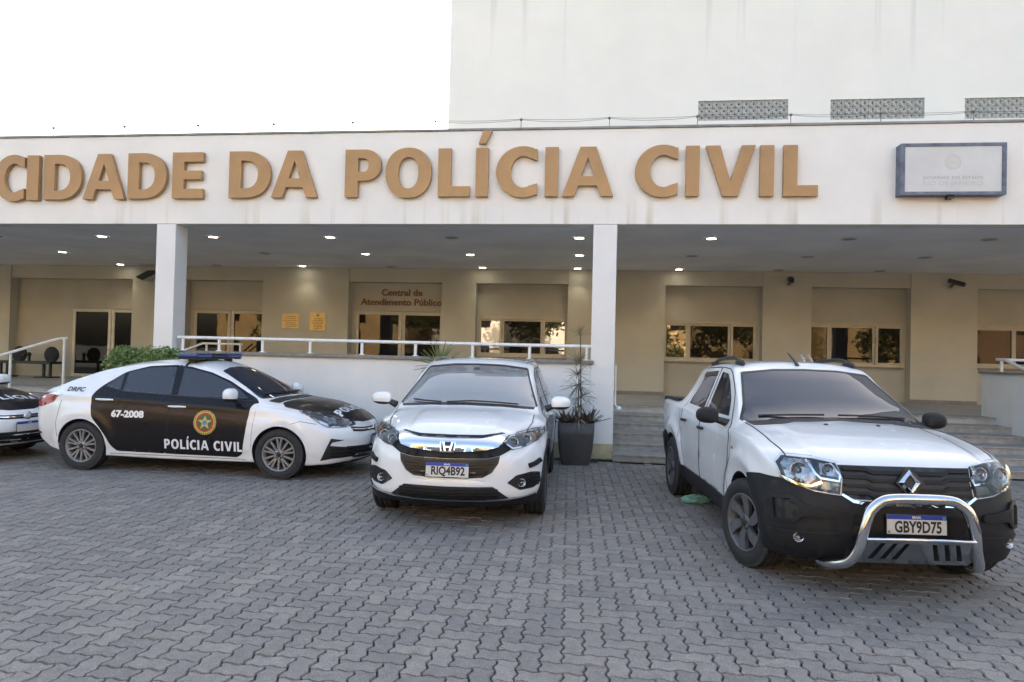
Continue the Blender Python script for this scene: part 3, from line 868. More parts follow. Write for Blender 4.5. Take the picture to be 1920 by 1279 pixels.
def car_skin(K):
    """closed shell of a car body from keyed lines along its length; x forward, y left, z up"""
    fn = {k: pchip(v) for k, v in K['keys'].items()}
    xr, xf = K['xr'], K['xf']
    e = K.get('round', 0.16)
    t = np.linspace(0, 1, 15)[1:]
    ends = 1 - (1 - t) ** 2.2
    xs = np.concatenate([[xr + e * (1 - v) * 1.0 for v in ends[::-1]], np.linspace(xr + e, xf - e, 110), [xf - e + e * v for v in ends]])
    xs = np.unique(np.round(xs, 6))
    rows = []
    for x in xs:
        g_ = {k: float(f_(x)) for k, f_ in fn.items()}
        w, ws, zb, zs, wr, zr, zt = g_['w'], g_['ws'], g_['zb'], g_['zs'], g_['wr'], g_['zr'], g_['zt']
        zm = g_.get('zm', zb + 0.62 * (zs - zb))
        tum = g_.get('belt', 0.045)
        P = [(0, zb), (ws * 0.6, zb), (ws - 0.07, zb), (ws - 0.012, zb + 0.02), (ws, zb + 0.08), (0.5 * (ws + w) + 0.01, 0.5 * (zb + zm)), (w, zm - 0.06), (w, zm + 0.04),
             (w - 0.012, zs - 0.05), (w - 0.022, zs - 0.015), (w - tum, zs + 0.006),
             (w - tum + (wr - w + tum) * 0.35, zs + (zr - zs) * 0.35), (w - tum + (wr - w + tum) * 0.85, zs + (zr - zs) * 0.83),
             (wr, zr - 0.004), (wr - 0.07, zr + (zt - zr) * 0.30), (wr * 0.62, zr + (zt - zr) * 0.78), (wr * 0.3, zt - (zt - zr) * 0.03), (0, zt)]
        P = chaikin(P, 3)
        sc = 1.0
        n_ = K.get('power', 4.0)
        if x > xf - e: sc = max(1e-3, (1 - ((x - (xf - e)) / e) ** n_)) ** (1 / n_)
        if x < xr + e: sc = max(1e-3, (1 - (((xr + e) - x) / e) ** n_)) ** (1 / n_)
        zc = (zb + zs) / 2
        if sc < 1:
            P = P.copy(); P[:, 0] *= sc ** 0.5
            P[:, 1] = zc + (P[:, 1] - zc) * sc
        rows.append(np.column_stack([np.full(len(P), x), P]))
    A = np.array(rows)                        # station, point, xyz (y >= 0 half)
    B_ = A[:, -2:0:-1].copy(); B_[:, :, 1] *= -1
    A = np.concatenate([A, B_], 1)
    X, Y, Z = A[..., 0].copy(), A[..., 1], A[..., 2]
    yy = np.abs(Y) / 0.88
    ff = K.get('front_len', 0.9); rf = K.get('rear_len', 0.7)
    pf, pr_ = pchip(K['front_plan']), pchip(K['rear_plan'])
    qf, qr = pchip(K['front_prof']), pchip(K['rear_prof'])
    tF = sstep((X - (xf - ff)) / ff); tR = sstep(((xr + rf) - X) / rf)
    tF2 = sstep((X - (xf - 0.30)) / 0.30); tR2 = sstep(((xr + 0.30) - X) / 0.30)
    A[..., 0] = X - tF * pf(yy) - tF2 * qf(Z) + tR * pr_(yy) + tR2 * qr(Z)
    for (xc, zc, r0, amp_) in K.get('flare', ()):          # swollen wheel arches
        rr = np.hypot(A[..., 0] - xc, Z - zc)
        A[..., 1] = Y + np.sign(Y) * amp_ * np.exp(-((rr - r0) / 0.075) ** 2) * sstep((np.abs(Y) - 0.45) / 0.25) * sstep((Z - 0.28) / 0.1)
        Y = A[..., 1]
    for (line, amp_, wd) in K.get('crease', ()):             # side feature lines: the panel steps in above the line
        zl = pchip(line)(A[..., 0])
        A[..., 1] = Y - np.sign(Y) * amp_ * (0.5 + 0.5 * np.tanh((Z - zl) / wd)) * np.exp(-np.clip((Z - zl) / 0.16, 0, None) ** 2) * sstep((np.abs(Y) - 0.45) / 0.25) * sstep((A[..., 0] - line[0][0]) / 0.25) * sstep((line[-1][0] - A[..., 0]) / 0.25)
        Y = A[..., 1]
    if 'hood' in K:                                          # raised bonnet centre
        x0_, x1_, yc_, amp_ = K['hood']
        A[..., 2] = A[..., 2] - amp_ * sstep((np.abs(Y) - yc_) / 0.05) * sstep((A[..., 0] - x0_) / 0.3) * sstep((x1_ - A[..., 0]) / 0.15) * sstep((Z - 0.6) / 0.1) * sstep((0.80 - np.abs(Y)) / 0.12)
    ns, npt = A.shape[:2]
    V = [tuple(p) for p in A.reshape(-1, 3)]
    F = []
    for i in range(ns - 1):
        for k in range(npt):
            F.append((i * npt + k, (i + 1) * npt + k, (i + 1) * npt + (k + 1) % npt, i * npt + (k + 1) % npt))
    c0 = len(V); V.append(tuple(A[0].mean(0))); c1 = len(V); V.append(tuple(A[-1].mean(0)))
    for k in range(npt):
        F.append((c0, k, (k + 1) % npt)); F.append((c1, (ns - 1) * npt + (k + 1) % npt, (ns - 1) * npt + k))
    me = bpy.data.meshes.new('skin')
    me.from_pydata(V, [], F)
    bm = bmesh.new(); bm.from_mesh(me)
    bmesh.ops.remove_doubles(bm, verts=bm.verts, dist=1e-5)
    bmesh.ops.recalc_face_normals(bm, faces=bm.faces)
    bm.to_mesh(me)
    bvh = BVHTree.FromBMesh(bm)
    bm.free()
    return me, bvh

def inside_poly(p, lp):
    c = False; n = len(lp)
    for k in range(n):
        a_, b_ = lp[k], lp[(k + 1) % n]
        if (a_[1] > p[1]) != (b_[1] > p[1]) and p[0] < (b_[0] - a_[0]) * (p[1] - a_[1]) / (b_[1] - a_[1]) + a_[0]: c = not c
    return c

def rounded(poly, r, n=4):
    """round the corners of a polygon"""
    out = []
    m_ = len(poly)
    for k in range(m_):
        p0, p1, p2 = Vector(poly[k - 1]), Vector(poly[k]), Vector(poly[(k + 1) % m_])
        a_, b_ = p0 - p1, p2 - p1
        d = min(r, a_.length * 0.45, b_.length * 0.45)
        A_, C_ = p1 + a_.normalized() * d, p1 + b_.normalized() * d
        for q in range(n + 1):
            t = q / n
            out.append(tuple((1 - t) ** 2 * A_ + 2 * t * (1 - t) * p1 + t * t * C_))
    return out
def smooth_closed(poly, it=2):
    P = [Vector(p) for p in poly]
    for _ in range(it):
        Q = []
        for k in range(len(P)):
            a_, b_ = P[k], P[(k + 1) % len(P)]
            Q += [a_ * 0.75 + b_ * 0.25, a_ * 0.25 + b_ * 0.75]
        P = Q
    return [tuple(p) for p in P]

class Car:
    def __init__(self, root, bvh):
        self.root, self.bvh = root, bvh
    def hit(self, view, a, b):
        """a point of a side (x,z), front (y,z), rear (y,z) or top (x,y) drawing laid on the skin"""
        if view == 'R': o, d = Vector((a, -3, b)), Vector((0, 1, 0))
        elif view == 'L': o, d = Vector((a, 3, b)), Vector((0, -1, 0))
        elif view == 'F': o, d = Vector((5, a, b)), Vector((-1, 0, 0))
        elif view == 'B': o, d = Vector((-5, a, b)), Vector((1, 0, 0))
        else: o, d = Vector((a, b, 4)), Vector((0, 0, -1))
        p, n, i, dist = self.bvh.ray_cast(o, d)
        if p is None:
            p, n, i, dist = self.bvh.find_nearest(o + d * {'R': 2.2, 'L': 2.2, 'F': 2.9, 'B': 2.9, 'T': 2.8}[view])
        if n.dot(d) > 0: n = -n
        return p, n
    def patch(self, name, poly, view, mt, parent=None, off=0.004, thick=0.008, res=0.05, holes=(), tilt=None, build=True):
        """sheet following the skin inside a drawn outline; off: how proud it stands"""
        P = [Vector(p) for p in poly]
        loops = [P] + [[Vector(q) for q in h] for h in holes]
        dense = []
        for lp in loops:
            D = []
            for k in range(len(lp)):
                a_, b_ = lp[k], lp[(k + 1) % len(lp)]
                n = max(1, int(math.ceil((b_ - a_).length / res)))
                D += [a_.lerp(b_, q / n) for q in range(n)]
            dense.append(D)
        pts, edg = [], []
        for D in dense:
            o = len(pts); pts += D
            edg += [(o + k, o + (k + 1) % len(D)) for k in range(len(D))]
        x0, x1 = min(p.x for p in P), max(p.x for p in P); y0, y1 = min(p.y for p in P), max(p.y for p in P)
        nx, ny = int((x1 - x0) / res) + 1, int((y1 - y0) / res) + 1
        bd = list(pts)
        for i in range(nx):
            for j in range(ny):
                q = Vector((x0 + (i + 0.5) * res, y0 + (j + 0.5) * res))
                if not inside_poly(q, P) or any(inside_poly(q, h) for h in loops[1:]): continue
                if min((q - b_).length_squared for b_ in bd) < (res * 0.45) ** 2: continue
                pts.append(q)
        vs, es, fs, ov, _, _ = delaunay_2d_cdt(pts, edg, [], 0, 1e-7)
        tris = []
        for f_ in fs:
            c = sum((vs[i] for i in f_), Vector((0, 0))) / len(f_)
            if inside_poly(c, P) and not any(inside_poly(c, h) for h in loops[1:]): tris.append(list(f_))
        top, bot = [], []
        for v in vs:
            p, n = self.hit(view, v.x, v.y)
            o_ = off if tilt is None else off + tilt[2] * math.sin(math.pi * 0.88 * min(1, max(0, (tilt[0] - v.y) / (tilt[0] - tilt[1]))))
            d_ = n if tilt is None else Vector((1, 0, 0))
            top.append(p + d_ * o_); bot.append(p + n * (off - thick))
        mb = MB()
        mb.add(top, tris, True)
        from collections import Counter
        cnt = Counter()
        for f_ in tris:
            for k in range(len(f_)): cnt[frozenset((f_[k], f_[(k + 1) % len(f_)]))] += 1
        for f_ in tris:
            for k in range(len(f_)):
                i, j = f_[k], f_[(k + 1) % len(f_)]
                if cnt[frozenset((i, j))] == 1:
                    mb.add([top[i], top[j], bot[j], bot[i]], [(0, 1, 2, 3)], False)
        if not build: return mb
        o = mb.build(name, mt, parent or self.root, fix=False)
        self.fixn(o)
        return o
    def fixn(self, o):
        """turn every face to look away from the skin's inside"""
        me = o.data
        bm = bmesh.new(); bm.from_mesh(me)
        for f_ in bm.faces:
            if len(f_.verts) == 3:
                c = f_.calc_center_median()
                p, n, i, d = self.bvh.find_nearest(c)
                if p is not None and f_.normal.dot(n) < 0: f_.normal_flip()
        bm.to_mesh(me); bm.free()
    def strip(self, name, line, view, width, mt, parent=None, off=0.003, thick=0.006, closed=False, res=0.04, profile=None):
        """narrow band along a drawn line"""
        L_ = [Vector(p) for p in line]
        D = []
        n_ = len(L_)
        for k in range(n_ if closed else n_ - 1):
            a_, b_ = L_[k], L_[(k + 1) % n_]
            m_ = max(1, int(math.ceil((b_ - a_).length / res)))
            D += [a_.lerp(b_, q / m_) for q in range(m_)]
        if not closed: D.append(L_[-1])
        N_ = len(D)
        A_, Bt, top_i, F = [], [], [], []
        V = []
        for k, p in enumerate(D):
            if closed: t = (D[(k + 1) % N_] - D[k - 1]).normalized()
            else: t = (D[min(k + 1, N_ - 1)] - D[max(k - 1, 0)]).normalized()
            nn = Vector((-t.y, t.x)) * (width / 2)
            for s_, o_ in ((1, off - thick), (1, off), (-1, off), (-1, off - thick)):
                q, n = self.hit(view, *(p + nn * s_))
                V.append(q + n * o_)
        mb = MB()
        m_ = N_ if closed else N_ - 1
        for k in range(m_):
            i, j = k * 4, ((k + 1) % N_) * 4
            for e_ in range(3): F.append((i + e_, j + e_, j + e_ + 1, i + e_ + 1))
        mb.add(V, F, False)
        if not closed:
            mb.add(V[:4], [(0, 1, 2, 3)]); mb.add(V[-4:], [(3, 2, 1, 0)])
        return mb.build(name, mt, parent or self.root)
    def text(self, name, body, size, view, a, b, mt, parent=None, bold=0.0, width=None, off=0.006, flip=False, rot=0.0, glyphs=False, gap=0.17, sub=0.0):
        mb = MB()
        if glyphs:
            P, F, x = [], [], 0.0
            for ch in body:
                if ch == ' ': x += 0.45; continue
                gw, loops = glyph(ch)
                pts = [Vector((px_, pz_)) for lp in loops for px_, pz_ in lp]
                edg, o = [], 0
                for lp in loops:
                    edg += [(o + k, o + (k + 1) % len(lp)) for k in range(len(lp))]; o += len(lp)
                vs, es, fs, _, _, _ = delaunay_2d_cdt(pts, edg, [], 0, 1e-7)
                o = len(P)
                P += [(v.x + x, v.y - 0.5) for v in vs]
                for f_ in fs:
                    c = sum((vs[i] for i in f_), Vector((0, 0))) / len(f_)
                    if sum(inside_poly(c, lp) for lp in loops) % 2: F.append([i + o for i in f_])
                x += gw + gap
            x -= gap
            P = [((p[0] - x / 2) * size, p[1] * size) for p in P]
            if width: P = [(p[0] * width / (x * size), p[1]) for p in P]
        else:
            P, F = text_mb(body, size, bold, width)
        V = []
        cr_, sr_ = math.cos(rot), math.sin(rot)
        for (u, v) in P:
            u, v = u * cr_ - v * sr_, u * sr_ + v * cr_
            if view == 'T':      # reads from the front of the car: up = towards the windscreen
                q, n = self.hit('T', a - v, b + u)
            else:
                s_ = {'R': 1, 'L': -1, 'F': 1, 'B': -1}[view]
                q, n = self.hit(view, a + s_ * u, b + v)
            V.append(q + n * off)
        mb.add(V, F, False)
        o = mb.build(name, mt, parent or self.root, fix=False)
        self.fixn(o)
        return o

def cut_body(root, name, skin, mats_, wheels, r_arch, depth=0.34, wmax=1.2):
    """body shell with the four wheel wells cut out"""
    cut = MB()
    for (x, y, rz) in wheels:
        s_ = 1 if y > 0 else -1
        ya, yb = s_ * (abs(y) - depth), s_ * wmax
        lo, hi = min(ya, yb), max(ya, yb)
        n = 40
        P = [(x + r_arch * math.cos(2 * math.pi * k / n), rz + r_arch * math.sin(2 * math.pi * k / n)) for k in range(n)]
        cut.prism(P, lo, hi, 'y')
    co = cut.build('cutter', mats_[1])
    o = bpy.data.objects.new(name, skin)
    COL.objects.link(o)
    skin.materials.append(mats_[0])
    md = o.modifiers.new('cut', 'BOOLEAN'); md.object = co; md.operation = 'DIFFERENCE'; md.solver = 'EXACT'; md.material_mode = 'TRANSFER'
    dg = bpy.context.evaluated_depsgraph_get()
    me = bpy.data.meshes.new_from_object(o.evaluated_get(dg))
    o.modifiers.clear()
    o.data = me
    me.name = name
    bpy.data.objects.remove(co)
    dark = [m_.name for m_ in me.materials].index(mats_[1].name) if mats_[1].name in [m_.name for m_ in me.materials] else -1
    me.polygons.foreach_set('use_smooth', [p.material_index != dark for p in me.polygons])
    # unpainted underside, blackened to deepen the shade under the car
    if dark >= 0:
        for p in me.polygons:
            if p.normal.z < -0.75 and p.center.z < 0.5 and p.material_index != dark: p.material_index = dark
    # keep the arch lip crisp
    bm = bmesh.new(); bm.from_mesh(me)
    for e_ in bm.edges:
        if len(e_.link_faces) == 2 and e_.link_faces[0].material_index != e_.link_faces[1].material_index: e_.smooth = False
    bm.to_mesh(me); bm.free()
    o.parent = root
    return o

def ring_arc(cx, cz, r, t0, t1, n=24):
    return [(cx + r * math.cos(R(t0 + (t1 - t0) * k / n)), cz + r * math.sin(R(t0 + (t1 - t0) * k / n))) for k in range(n + 1)]

RUBBER = mat('tyre_rubber', (0.022, 0.022, 0.023), 0.75, var=0.25, scale=14, bump=0.2, bscale=90)
def tyre_mb(r, rim, w):
    """axis y, centred; tread grooves as real steps"""
    h = w / 2
    prof = [(rim, -h * 0.82), (rim + 0.012, -h * 0.95), ((r + rim) / 2, -h * 1.0), (r - 0.03, -h * 0.95), (r - 0.008, -h * 0.80)]
    for a_, b_ in ((-0.80, -0.5), (-0.42, -0.06), (0.06, 0.42), (0.5, 0.80)):
        prof += [(r - 0.008, h * a_), (r, h * (a_ + 0.01)), (r, h * (b_ - 0.01)), (r - 0.008, h * b_)]
    prof += [(r - 0.03, h * 0.95), ((r + rim) / 2, h), (rim + 0.012, h * 0.95), (rim, h * 0.82)]
    return MB().lathe(prof, 48, 'y')

def make_wheel(root, x, y, r, rim_r, w, style, steer=0.0, mats_=None):
    s_ = 1 if y > 0 else -1            # outer face direction
    wh = part('wheel', root)
    wh.location = (x, y, r)
    wh.rotation_euler = (0, 0, steer)
    tyre_mb(r, rim_r, w).build('tyre', RUBBER, wh)
    f = w / 2 * s_
    rim_m, dark_m = mats_
    rm = MB()
    rm.lathe([(rim_r - 0.012, -f * 0.85), (rim_r - 0.03, 0), (rim_r - 0.022, f * 0.7), (rim_r + 0.002, f * 0.86), (rim_r + 0.006, f * 0.93), (rim_r - 0.006, f * 0.95), (rim_r - 0.016, f * 0.80)], 48, 'y')
    rm.build('rim', rim_m, wh)
    bk = MB()
    bk.lathe([(rim_r - 0.03, f * 0.05), (0.06, f * 0.0), (0.0, f * 0.0)], 40, 'y')
    bk.lathe([(0.15, f * 0.10), (0.15, f * 0.3), (0.07, f * 0.34), (0, f * 0.34)], 30, 'y')     # brake disc
    bk.build('brake', dark_m, wh)
    sp = MB()
    def spoke(a0, r0, r1, w0, w1, y0, y1, t=0.02, tw=0.0):
        c, s0 = math.cos(a0), math.sin(a0)
        c1, s1 = math.cos(a0 + tw), math.sin(a0 + tw)
        V = []
        for (rr, ww, yy, cc, ss) in ((r0, w0, y0, c, s0), ((r0 + r1) / 2, (w0 + w1) / 2, y0 + (y1 - y0) * 0.62, math.cos(a0 + tw / 2), math.sin(a0 + tw / 2)), (r1, w1, y1, c1, s1)):
            for sgn_ in (-1, 1):
                px_, pz_ = rr * cc - sgn_ * ww * ss, rr * ss + sgn_ * ww * cc
                V.append((px_, yy * f, pz_)); V.append((px_ * 0.99, (yy * f) - s_ * t, pz_ * 0.99))
        F = []
        for k in range(2):
            o = k * 4
            F += [(o, o + 2, o + 6, o + 4), (o + 1, o + 5, o + 7, o + 3), (o, o + 4, o + 5, o + 1), (o + 2, o + 3, o + 7, o + 6)]
        F += [(0, 1, 3, 2), (8, 10, 11, 9)]
        sp.add(V, F)
    if style == 'multi':
        for k in range(5):
            a0 = 2 * math.pi * k / 5 + R(90)
            for da in (-0.14, 0.14): spoke(a0 + da * 0.8, 0.045, rim_r - 0.012, 0.010, 0.0125, 0.78, 0.84, 0.03, da * 0.25)
            spoke(a0 + math.pi / 5, 0.045, rim_r - 0.012, 0.011, 0.013, 0.76, 0.82, 0.03, 0.0)
    else:
        for k in range(6):
            a0 = 2 * math.pi * k / 6 + R(10)
            spoke(a0, 0.05, rim_r - 0.010, 0.028, 0.050, 0.72, 0.90, 0.03, 0.32)
    sp.lathe([(0.062, f * 0.62), (0.062, f * 0.80), (0.05, f * 0.84), (0, f * 0.85)], 24, 'y')
    sp.build('spokes', rim_m, wh)
    hb = MB()
    hb.lathe([(0.032, f * 0.845), (0.030, f * 0.88), (0, f * 0.885)], 20, 'y')
    for k in range(5):
        t = 2 * math.pi * k / 5 + 0.3
        hb.lathe([(0.009, f * 0.80), (0.009, f * 0.86), (0, f * 0.865)], 8, 'y', c=(0.048 * math.cos(t), 0, 0.048 * math.sin(t)))
    hb.build('hub_cap', dark_m, wh)
    return wh

def paint(name, col, rough=0.22, dust=0.06, coat=0.9):
    m, nt, b = nodes(name)
    N = nt.nodes.new; L = nt.links.new
    tc = N('ShaderNodeTexCoord')
    n = N('ShaderNodeTexNoise'); n.inputs['Scale'].default_value = 2.5; n.inputs['Detail'].default_value = 7; n.inputs['Roughness'].default_value = 0.7
    L(tc.outputs['Object'], n.inputs['Vector'])
    rp = N('ShaderNodeValToRGB'); L(n.outputs['Fac'], rp.inputs[0])
    rp.color_ramp.elements[0].position = 0.35; rp.color_ramp.elements[0].color = (*[c * (1 - dust) + 0.35 * dust * 0.6 for c in col], 1)
    rp.color_ramp.elements[1].position = 0.65; rp.color_ramp.elements[1].color = (*col, 1)
    L(rp.outputs[0], b.inputs['Base Color'])
    mr = N('ShaderNodeMapRange'); mr.inputs[3].default_value = rough * 0.8; mr.inputs[4].default_value = rough * 1.5
    L(n.outputs['Fac'], mr.inputs[0]); L(mr.outputs[0], b.inputs['Roughness'])
    b.inputs['Coat Weight'].default_value = coat
    if coat < 0.5: b.inputs['Specular IOR Level'].default_value = 0.22
    b.inputs['Coat Roughness'].default_value = 0.05
    MATS[name] = m
    return m
CARWHITE = paint('white_car_paint', (0.80, 0.81, 0.83))
CARBLACK = paint('black_car_paint', (0.009, 0.009, 0.012), 0.25, 0.01, 0.10)
TRIMBLK = mat('black_trim', (0.018, 0.018, 0.019), 0.45, var=0.2, scale=20)
CLAD = mat('grained_black_cladding', (0.014, 0.014, 0.016), 0.55, spec=0.3, var=0.2, scale=15, bump=0.12, bscale=220)
GLOSSBLK = mat('gloss_black', (0.010, 0.010, 0.011), 0.28, spec=0.35)
WELL = mat('wheel_well', (0.012, 0.012, 0.012), 0.9)
GAP = mat('panel_gap', (0.02, 0.02, 0.02), 0.8)
TINT = glass_mat('tinted_car_glass', (0.018, 0.024, 0.042), 0.02, 0.5, 1.5)
TINT_SKY = glass_mat('tinted_side_glass_sky_sheen', (0.045, 0.050, 0.068), 0.03, 0.5, 1.5)  # tint lightened bluish: sky reflection put into the colour
SCREEN = glass_mat('car_windscreen', (0.13, 0.155, 0.18), 0.02, 0.5, 1.95)  # pale bluish base paints in sky reflection and interior haze
ALU_D = mat('dark_alloy', (0.135, 0.135, 0.145), 0.42, metal=0.35, var=0.15, scale=20)
ALU_S = mat('machined_alloy', (0.24, 0.24, 0.255), 0.35, metal=0.35, var=0.15, scale=20)
BRK = mat('brake_metal', (0.015, 0.015, 0.016), 0.6)
LAMPCH = mat('lamp_reflector', (0.42, 0.44, 0.47), 0.25, metal=0.8, var=0.6, scale=26)
LAMPDK = mat('lamp_bezel', (0.05, 0.05, 0.055), 0.25, metal=0.4)
REDL = mat('red_lamp', (0.32, 0.008, 0.012), 0.1, coat=0.6)
AMBER = mat('amber_lamp', (0.45, 0.14, 0.02), 0.15)
PLATEW = mat('plate_white', (0.62, 0.62, 0.60), 0.4)
PLATEB = mat('plate_blue', (0.012, 0.045, 0.35), 0.4)
PLATEK = mat('plate_black', (0.012, 0.012, 0.012), 0.5)
PLATEG = mat('plate_green', (0.10, 0.30, 0.15), 0.5)
DECALW = mat('white_decal', (0.78, 0.78, 0.80), 0.4)
def clear_mat():
    m = bpy.data.materials.new('clear_lens'); m.use_nodes = True
    nt = m.node_tree; nt.nodes.clear()
    N = nt.nodes.new; L = nt.links.new
    o = N('ShaderNodeOutputMaterial'); mx = N('ShaderNodeMixShader'); tr = N('ShaderNodeBsdfTransparent'); gl = N('ShaderNodeBsdfGlossy'); fr_ = N('ShaderNodeFresnel')
    tr.inputs[0].default_value = (0.93, 0.94, 0.95, 1); gl.inputs['Roughness'].default_value = 0.03; fr_.inputs[0].default_value = 1.5
    L(fr_.outputs[0], mx.inputs[0]); L(tr.outputs[0], mx.inputs[1]); L(gl.outputs[0], mx.inputs[2]); L(mx.outputs[0], o.inputs[0])
    return m
CLEAR = clear_mat()

def plate(root, x, z, body, pitch=0.0, yaw=0.0, y=0.0):
    """Brazilian plate 400 x 130 mm, facing +x"""
    p = part('licence_plate', root)
    p.location = (x, y, z); p.rotation_euler = (0, pitch, yaw)
    MB().box(-0.006, 0.0, -0.205, 0.205, -0.069, 0.069).build('surround', TRIMBLK, p, bevel=0.002)
    MB().box(0.0005, 0.003, -0.2, 0.2, -0.065, 0.065).build('plate', PLATEW, p)
    MB().box(0.0032, 0.0037, -0.2, 0.2, 0.034, 0.065).build('band', PLATEB, p)
    MB().box(0.004, 0.0043, 0.172, 0.193, 0.040, 0.058).build('flag', PLATEG, p)
    P, F = text_mb('BRASIL', 0.022, 0.0006, 0.06)
    MB().add([(0.0042, u, 0.0495 + v) for u, v in P], F).build('lettering', DECALW, p, fix=False)
    if body is None: return p
    P, F = text_mb(body, 0.105, 0.0035, 0.315)
    MB().add([(0.0042, u + 0.008, -0.016 + v) for u, v in P], F).build('lettering', PLATEK, p, fix=False)
    P, F = text_mb('BR', 0.022, 0.0004, 0.018)
    MB().add([(0.0042, u - 0.185, -0.05 + v) for u, v in P], F).build('lettering', PLATEK, p, fix=False)
    return p

def lathe_x(prof, n, c, name, m_, parent, tilt=(0, 0)):
    o = MB().lathe([(r_, h_) for r_, h_ in prof], n, 'x').build(name, m_, parent)
    o.location = c; o.rotation_euler = (0, tilt[0], tilt[1])
    return o
def both(fn_):
    for s_ in (1, -1): fn_(s_)
def mir(poly, s_):
    return [(s_ * a_, b_) for a_, b_ in poly]
# ------------------------------------------------------------------ body shells
HRV = dict(flare=[(1.305, .333, .47, .018), (-1.305, .333, .47, .018)], hood=(1.2, 2.05, .40, .014),
  crease=[([(-1.9, .86), (0, .80), (1.9, .74)], .012, .02)], xr=-2.165, xf=2.165, round=0.17, power=3.6, front_len=1.0, rear_len=0.7,
  keys=dict(
    zb=[(-2.165, .38), (-1.8, .27), (-1.3, .21), (0, .2), (1.3, .2), (1.8, .2), (2.165, .22)],
    ws=[(-2.165, .72), (-1.7, .82), (-1.3, .845), (0, .835), (1.3, .85), (1.7, .85), (2.165, .80)],
    w=[(-2.165, .76), (-1.7, .86), (-1.3, .885), (0, .875), (1.3, .885), (1.7, .875), (2.165, .83)],
    zs=[(-2.165, 1.00), (-1.5, 1.06), (0, 1.0), (0.9, .97), (1.3, .945), (1.7, .90), (2.0, .83), (2.165, .76)],
    wr=[(-2.165, .64), (-1.5, .64), (-.5, .655), (.1, .65), (.6, .705), (1.05, .765), (1.25, .765), (1.7, .70), (2.165, .62)],
    zr=[(-2.165, 1.03), (-2.0, 1.22), (-1.7, 1.40), (-1.3, 1.485), (-.6, 1.53), (.0, 1.515), (.3, 1.43), (.6, 1.27), (.9, 1.11), (1.1, 1.01), (1.3, .985), (1.7, .93), (2.0, .86), (2.165, .79)],
    zt=[(-2.165, 1.05), (-2.0, 1.27), (-1.75, 1.45), (-1.3, 1.55), (-.5, 1.585), (.0, 1.572), (.22, 1.515), (.5, 1.40), (.85, 1.225), (1.12, 1.085), (1.2, 1.065), (1.5, 1.035), (1.8, .975), (2.0, .905), (2.165, .835)],
    belt=[(-2.165, .06), (0, .055), (1.1, .05), (2.165, .07)]),
  front_plan=[(0, 0), (.25, .012), (.5, .06), (.75, .17), (.9, .29), (1.05, .46)],
  rear_plan=[(0, 0), (.5, .03), (.8, .12), (1.05, .25)],
  front_prof=[(.1, .10), (.22, .03), (.35, 0), (.5, .0), (.62, .008), (.75, .03), (.9, .07), (1.05, .15)],
  rear_prof=[(.2, .08), (.45, 0), (.7, .02), (1.0, .1), (1.3, .2)])
COR = dict(flare=[(1.35, .316, .42, .014), (-1.35, .316, .42, .016)], hood=(1.3, 2.2, .46, .008),
  crease=[([(-2.1, .86), (-1.0, .845), (0, .80), (1.4, .72)], .012, .02)], xr=-2.295, xf=2.325, round=0.17, power=3.4, front_len=1.05, rear_len=0.8,
  keys=dict(
    zb=[(-2.295, .36), (-1.9, .24), (-1.35, .19), (0, .17), (1.35, .18), (1.9, .17), (2.325, .19)],
    ws=[(-2.295, .70), (-1.7, .83), (-1.35, .85), (0, .84), (1.35, .85), (1.8, .85), (2.325, .76)],
    w=[(-2.295, .76), (-1.8, .86), (-1.35, .885), (0, .875), (1.35, .885), (1.8, .875), (2.325, .80)],
    zs=[(-2.295, .93), (-1.8, 1.0), (-1.2, .985), (0, .935), (1.0, .885), (1.35, .865), (1.8, .79), (2.1, .70), (2.325, .60)],
    wr=[(-2.295, .64), (-1.8, .69), (-1.4, .62), (-.9, .56), (0, .555), (.3, .575), (.68, .64), (1.08, .73), (1.45, .735), (2.0, .66), (2.325, .55)],
    zr=[(-2.295, .95), (-2.1, 1.03), (-1.9, 1.075), (-1.6, 1.175), (-1.2, 1.305), (-.8, 1.375), (-.35, 1.405), (.05, 1.385), (.35, 1.29), (.72, 1.12), (1.03, .955), (1.3, .91), (1.8, .83), (2.1, .74), (2.325, .63)],
    zt=[(-2.295, .97), (-2.1, 1.06), (-1.9, 1.105), (-1.55, 1.235), (-1.2, 1.35), (-.8, 1.43), (-.4, 1.46), (.0, 1.452), (.27, 1.385), (.68, 1.205), (1.08, 1.02), (1.18, .99), (1.6, .94), (1.9, .87), (2.15, .775), (2.325, .66)],
    belt=[(-2.295, .06), (0, .05), (1.1, .05), (2.325, .07)]),
  front_plan=[(0, 0), (.25, .015), (.5, .07), (.75, .20), (.9, .34), (1.05, .52)],
  rear_plan=[(0, 0), (.5, .04), (.8, .14), (1.05, .30)],
  front_prof=[(.1, .12), (.2, .05), (.32, 0), (.5, 0), (.62, .02), (.75, .07), (.9, .15)],
  rear_prof=[(.2, .10), (.5, 0), (.8, .0), (1.0, .05), (1.2, .15)])
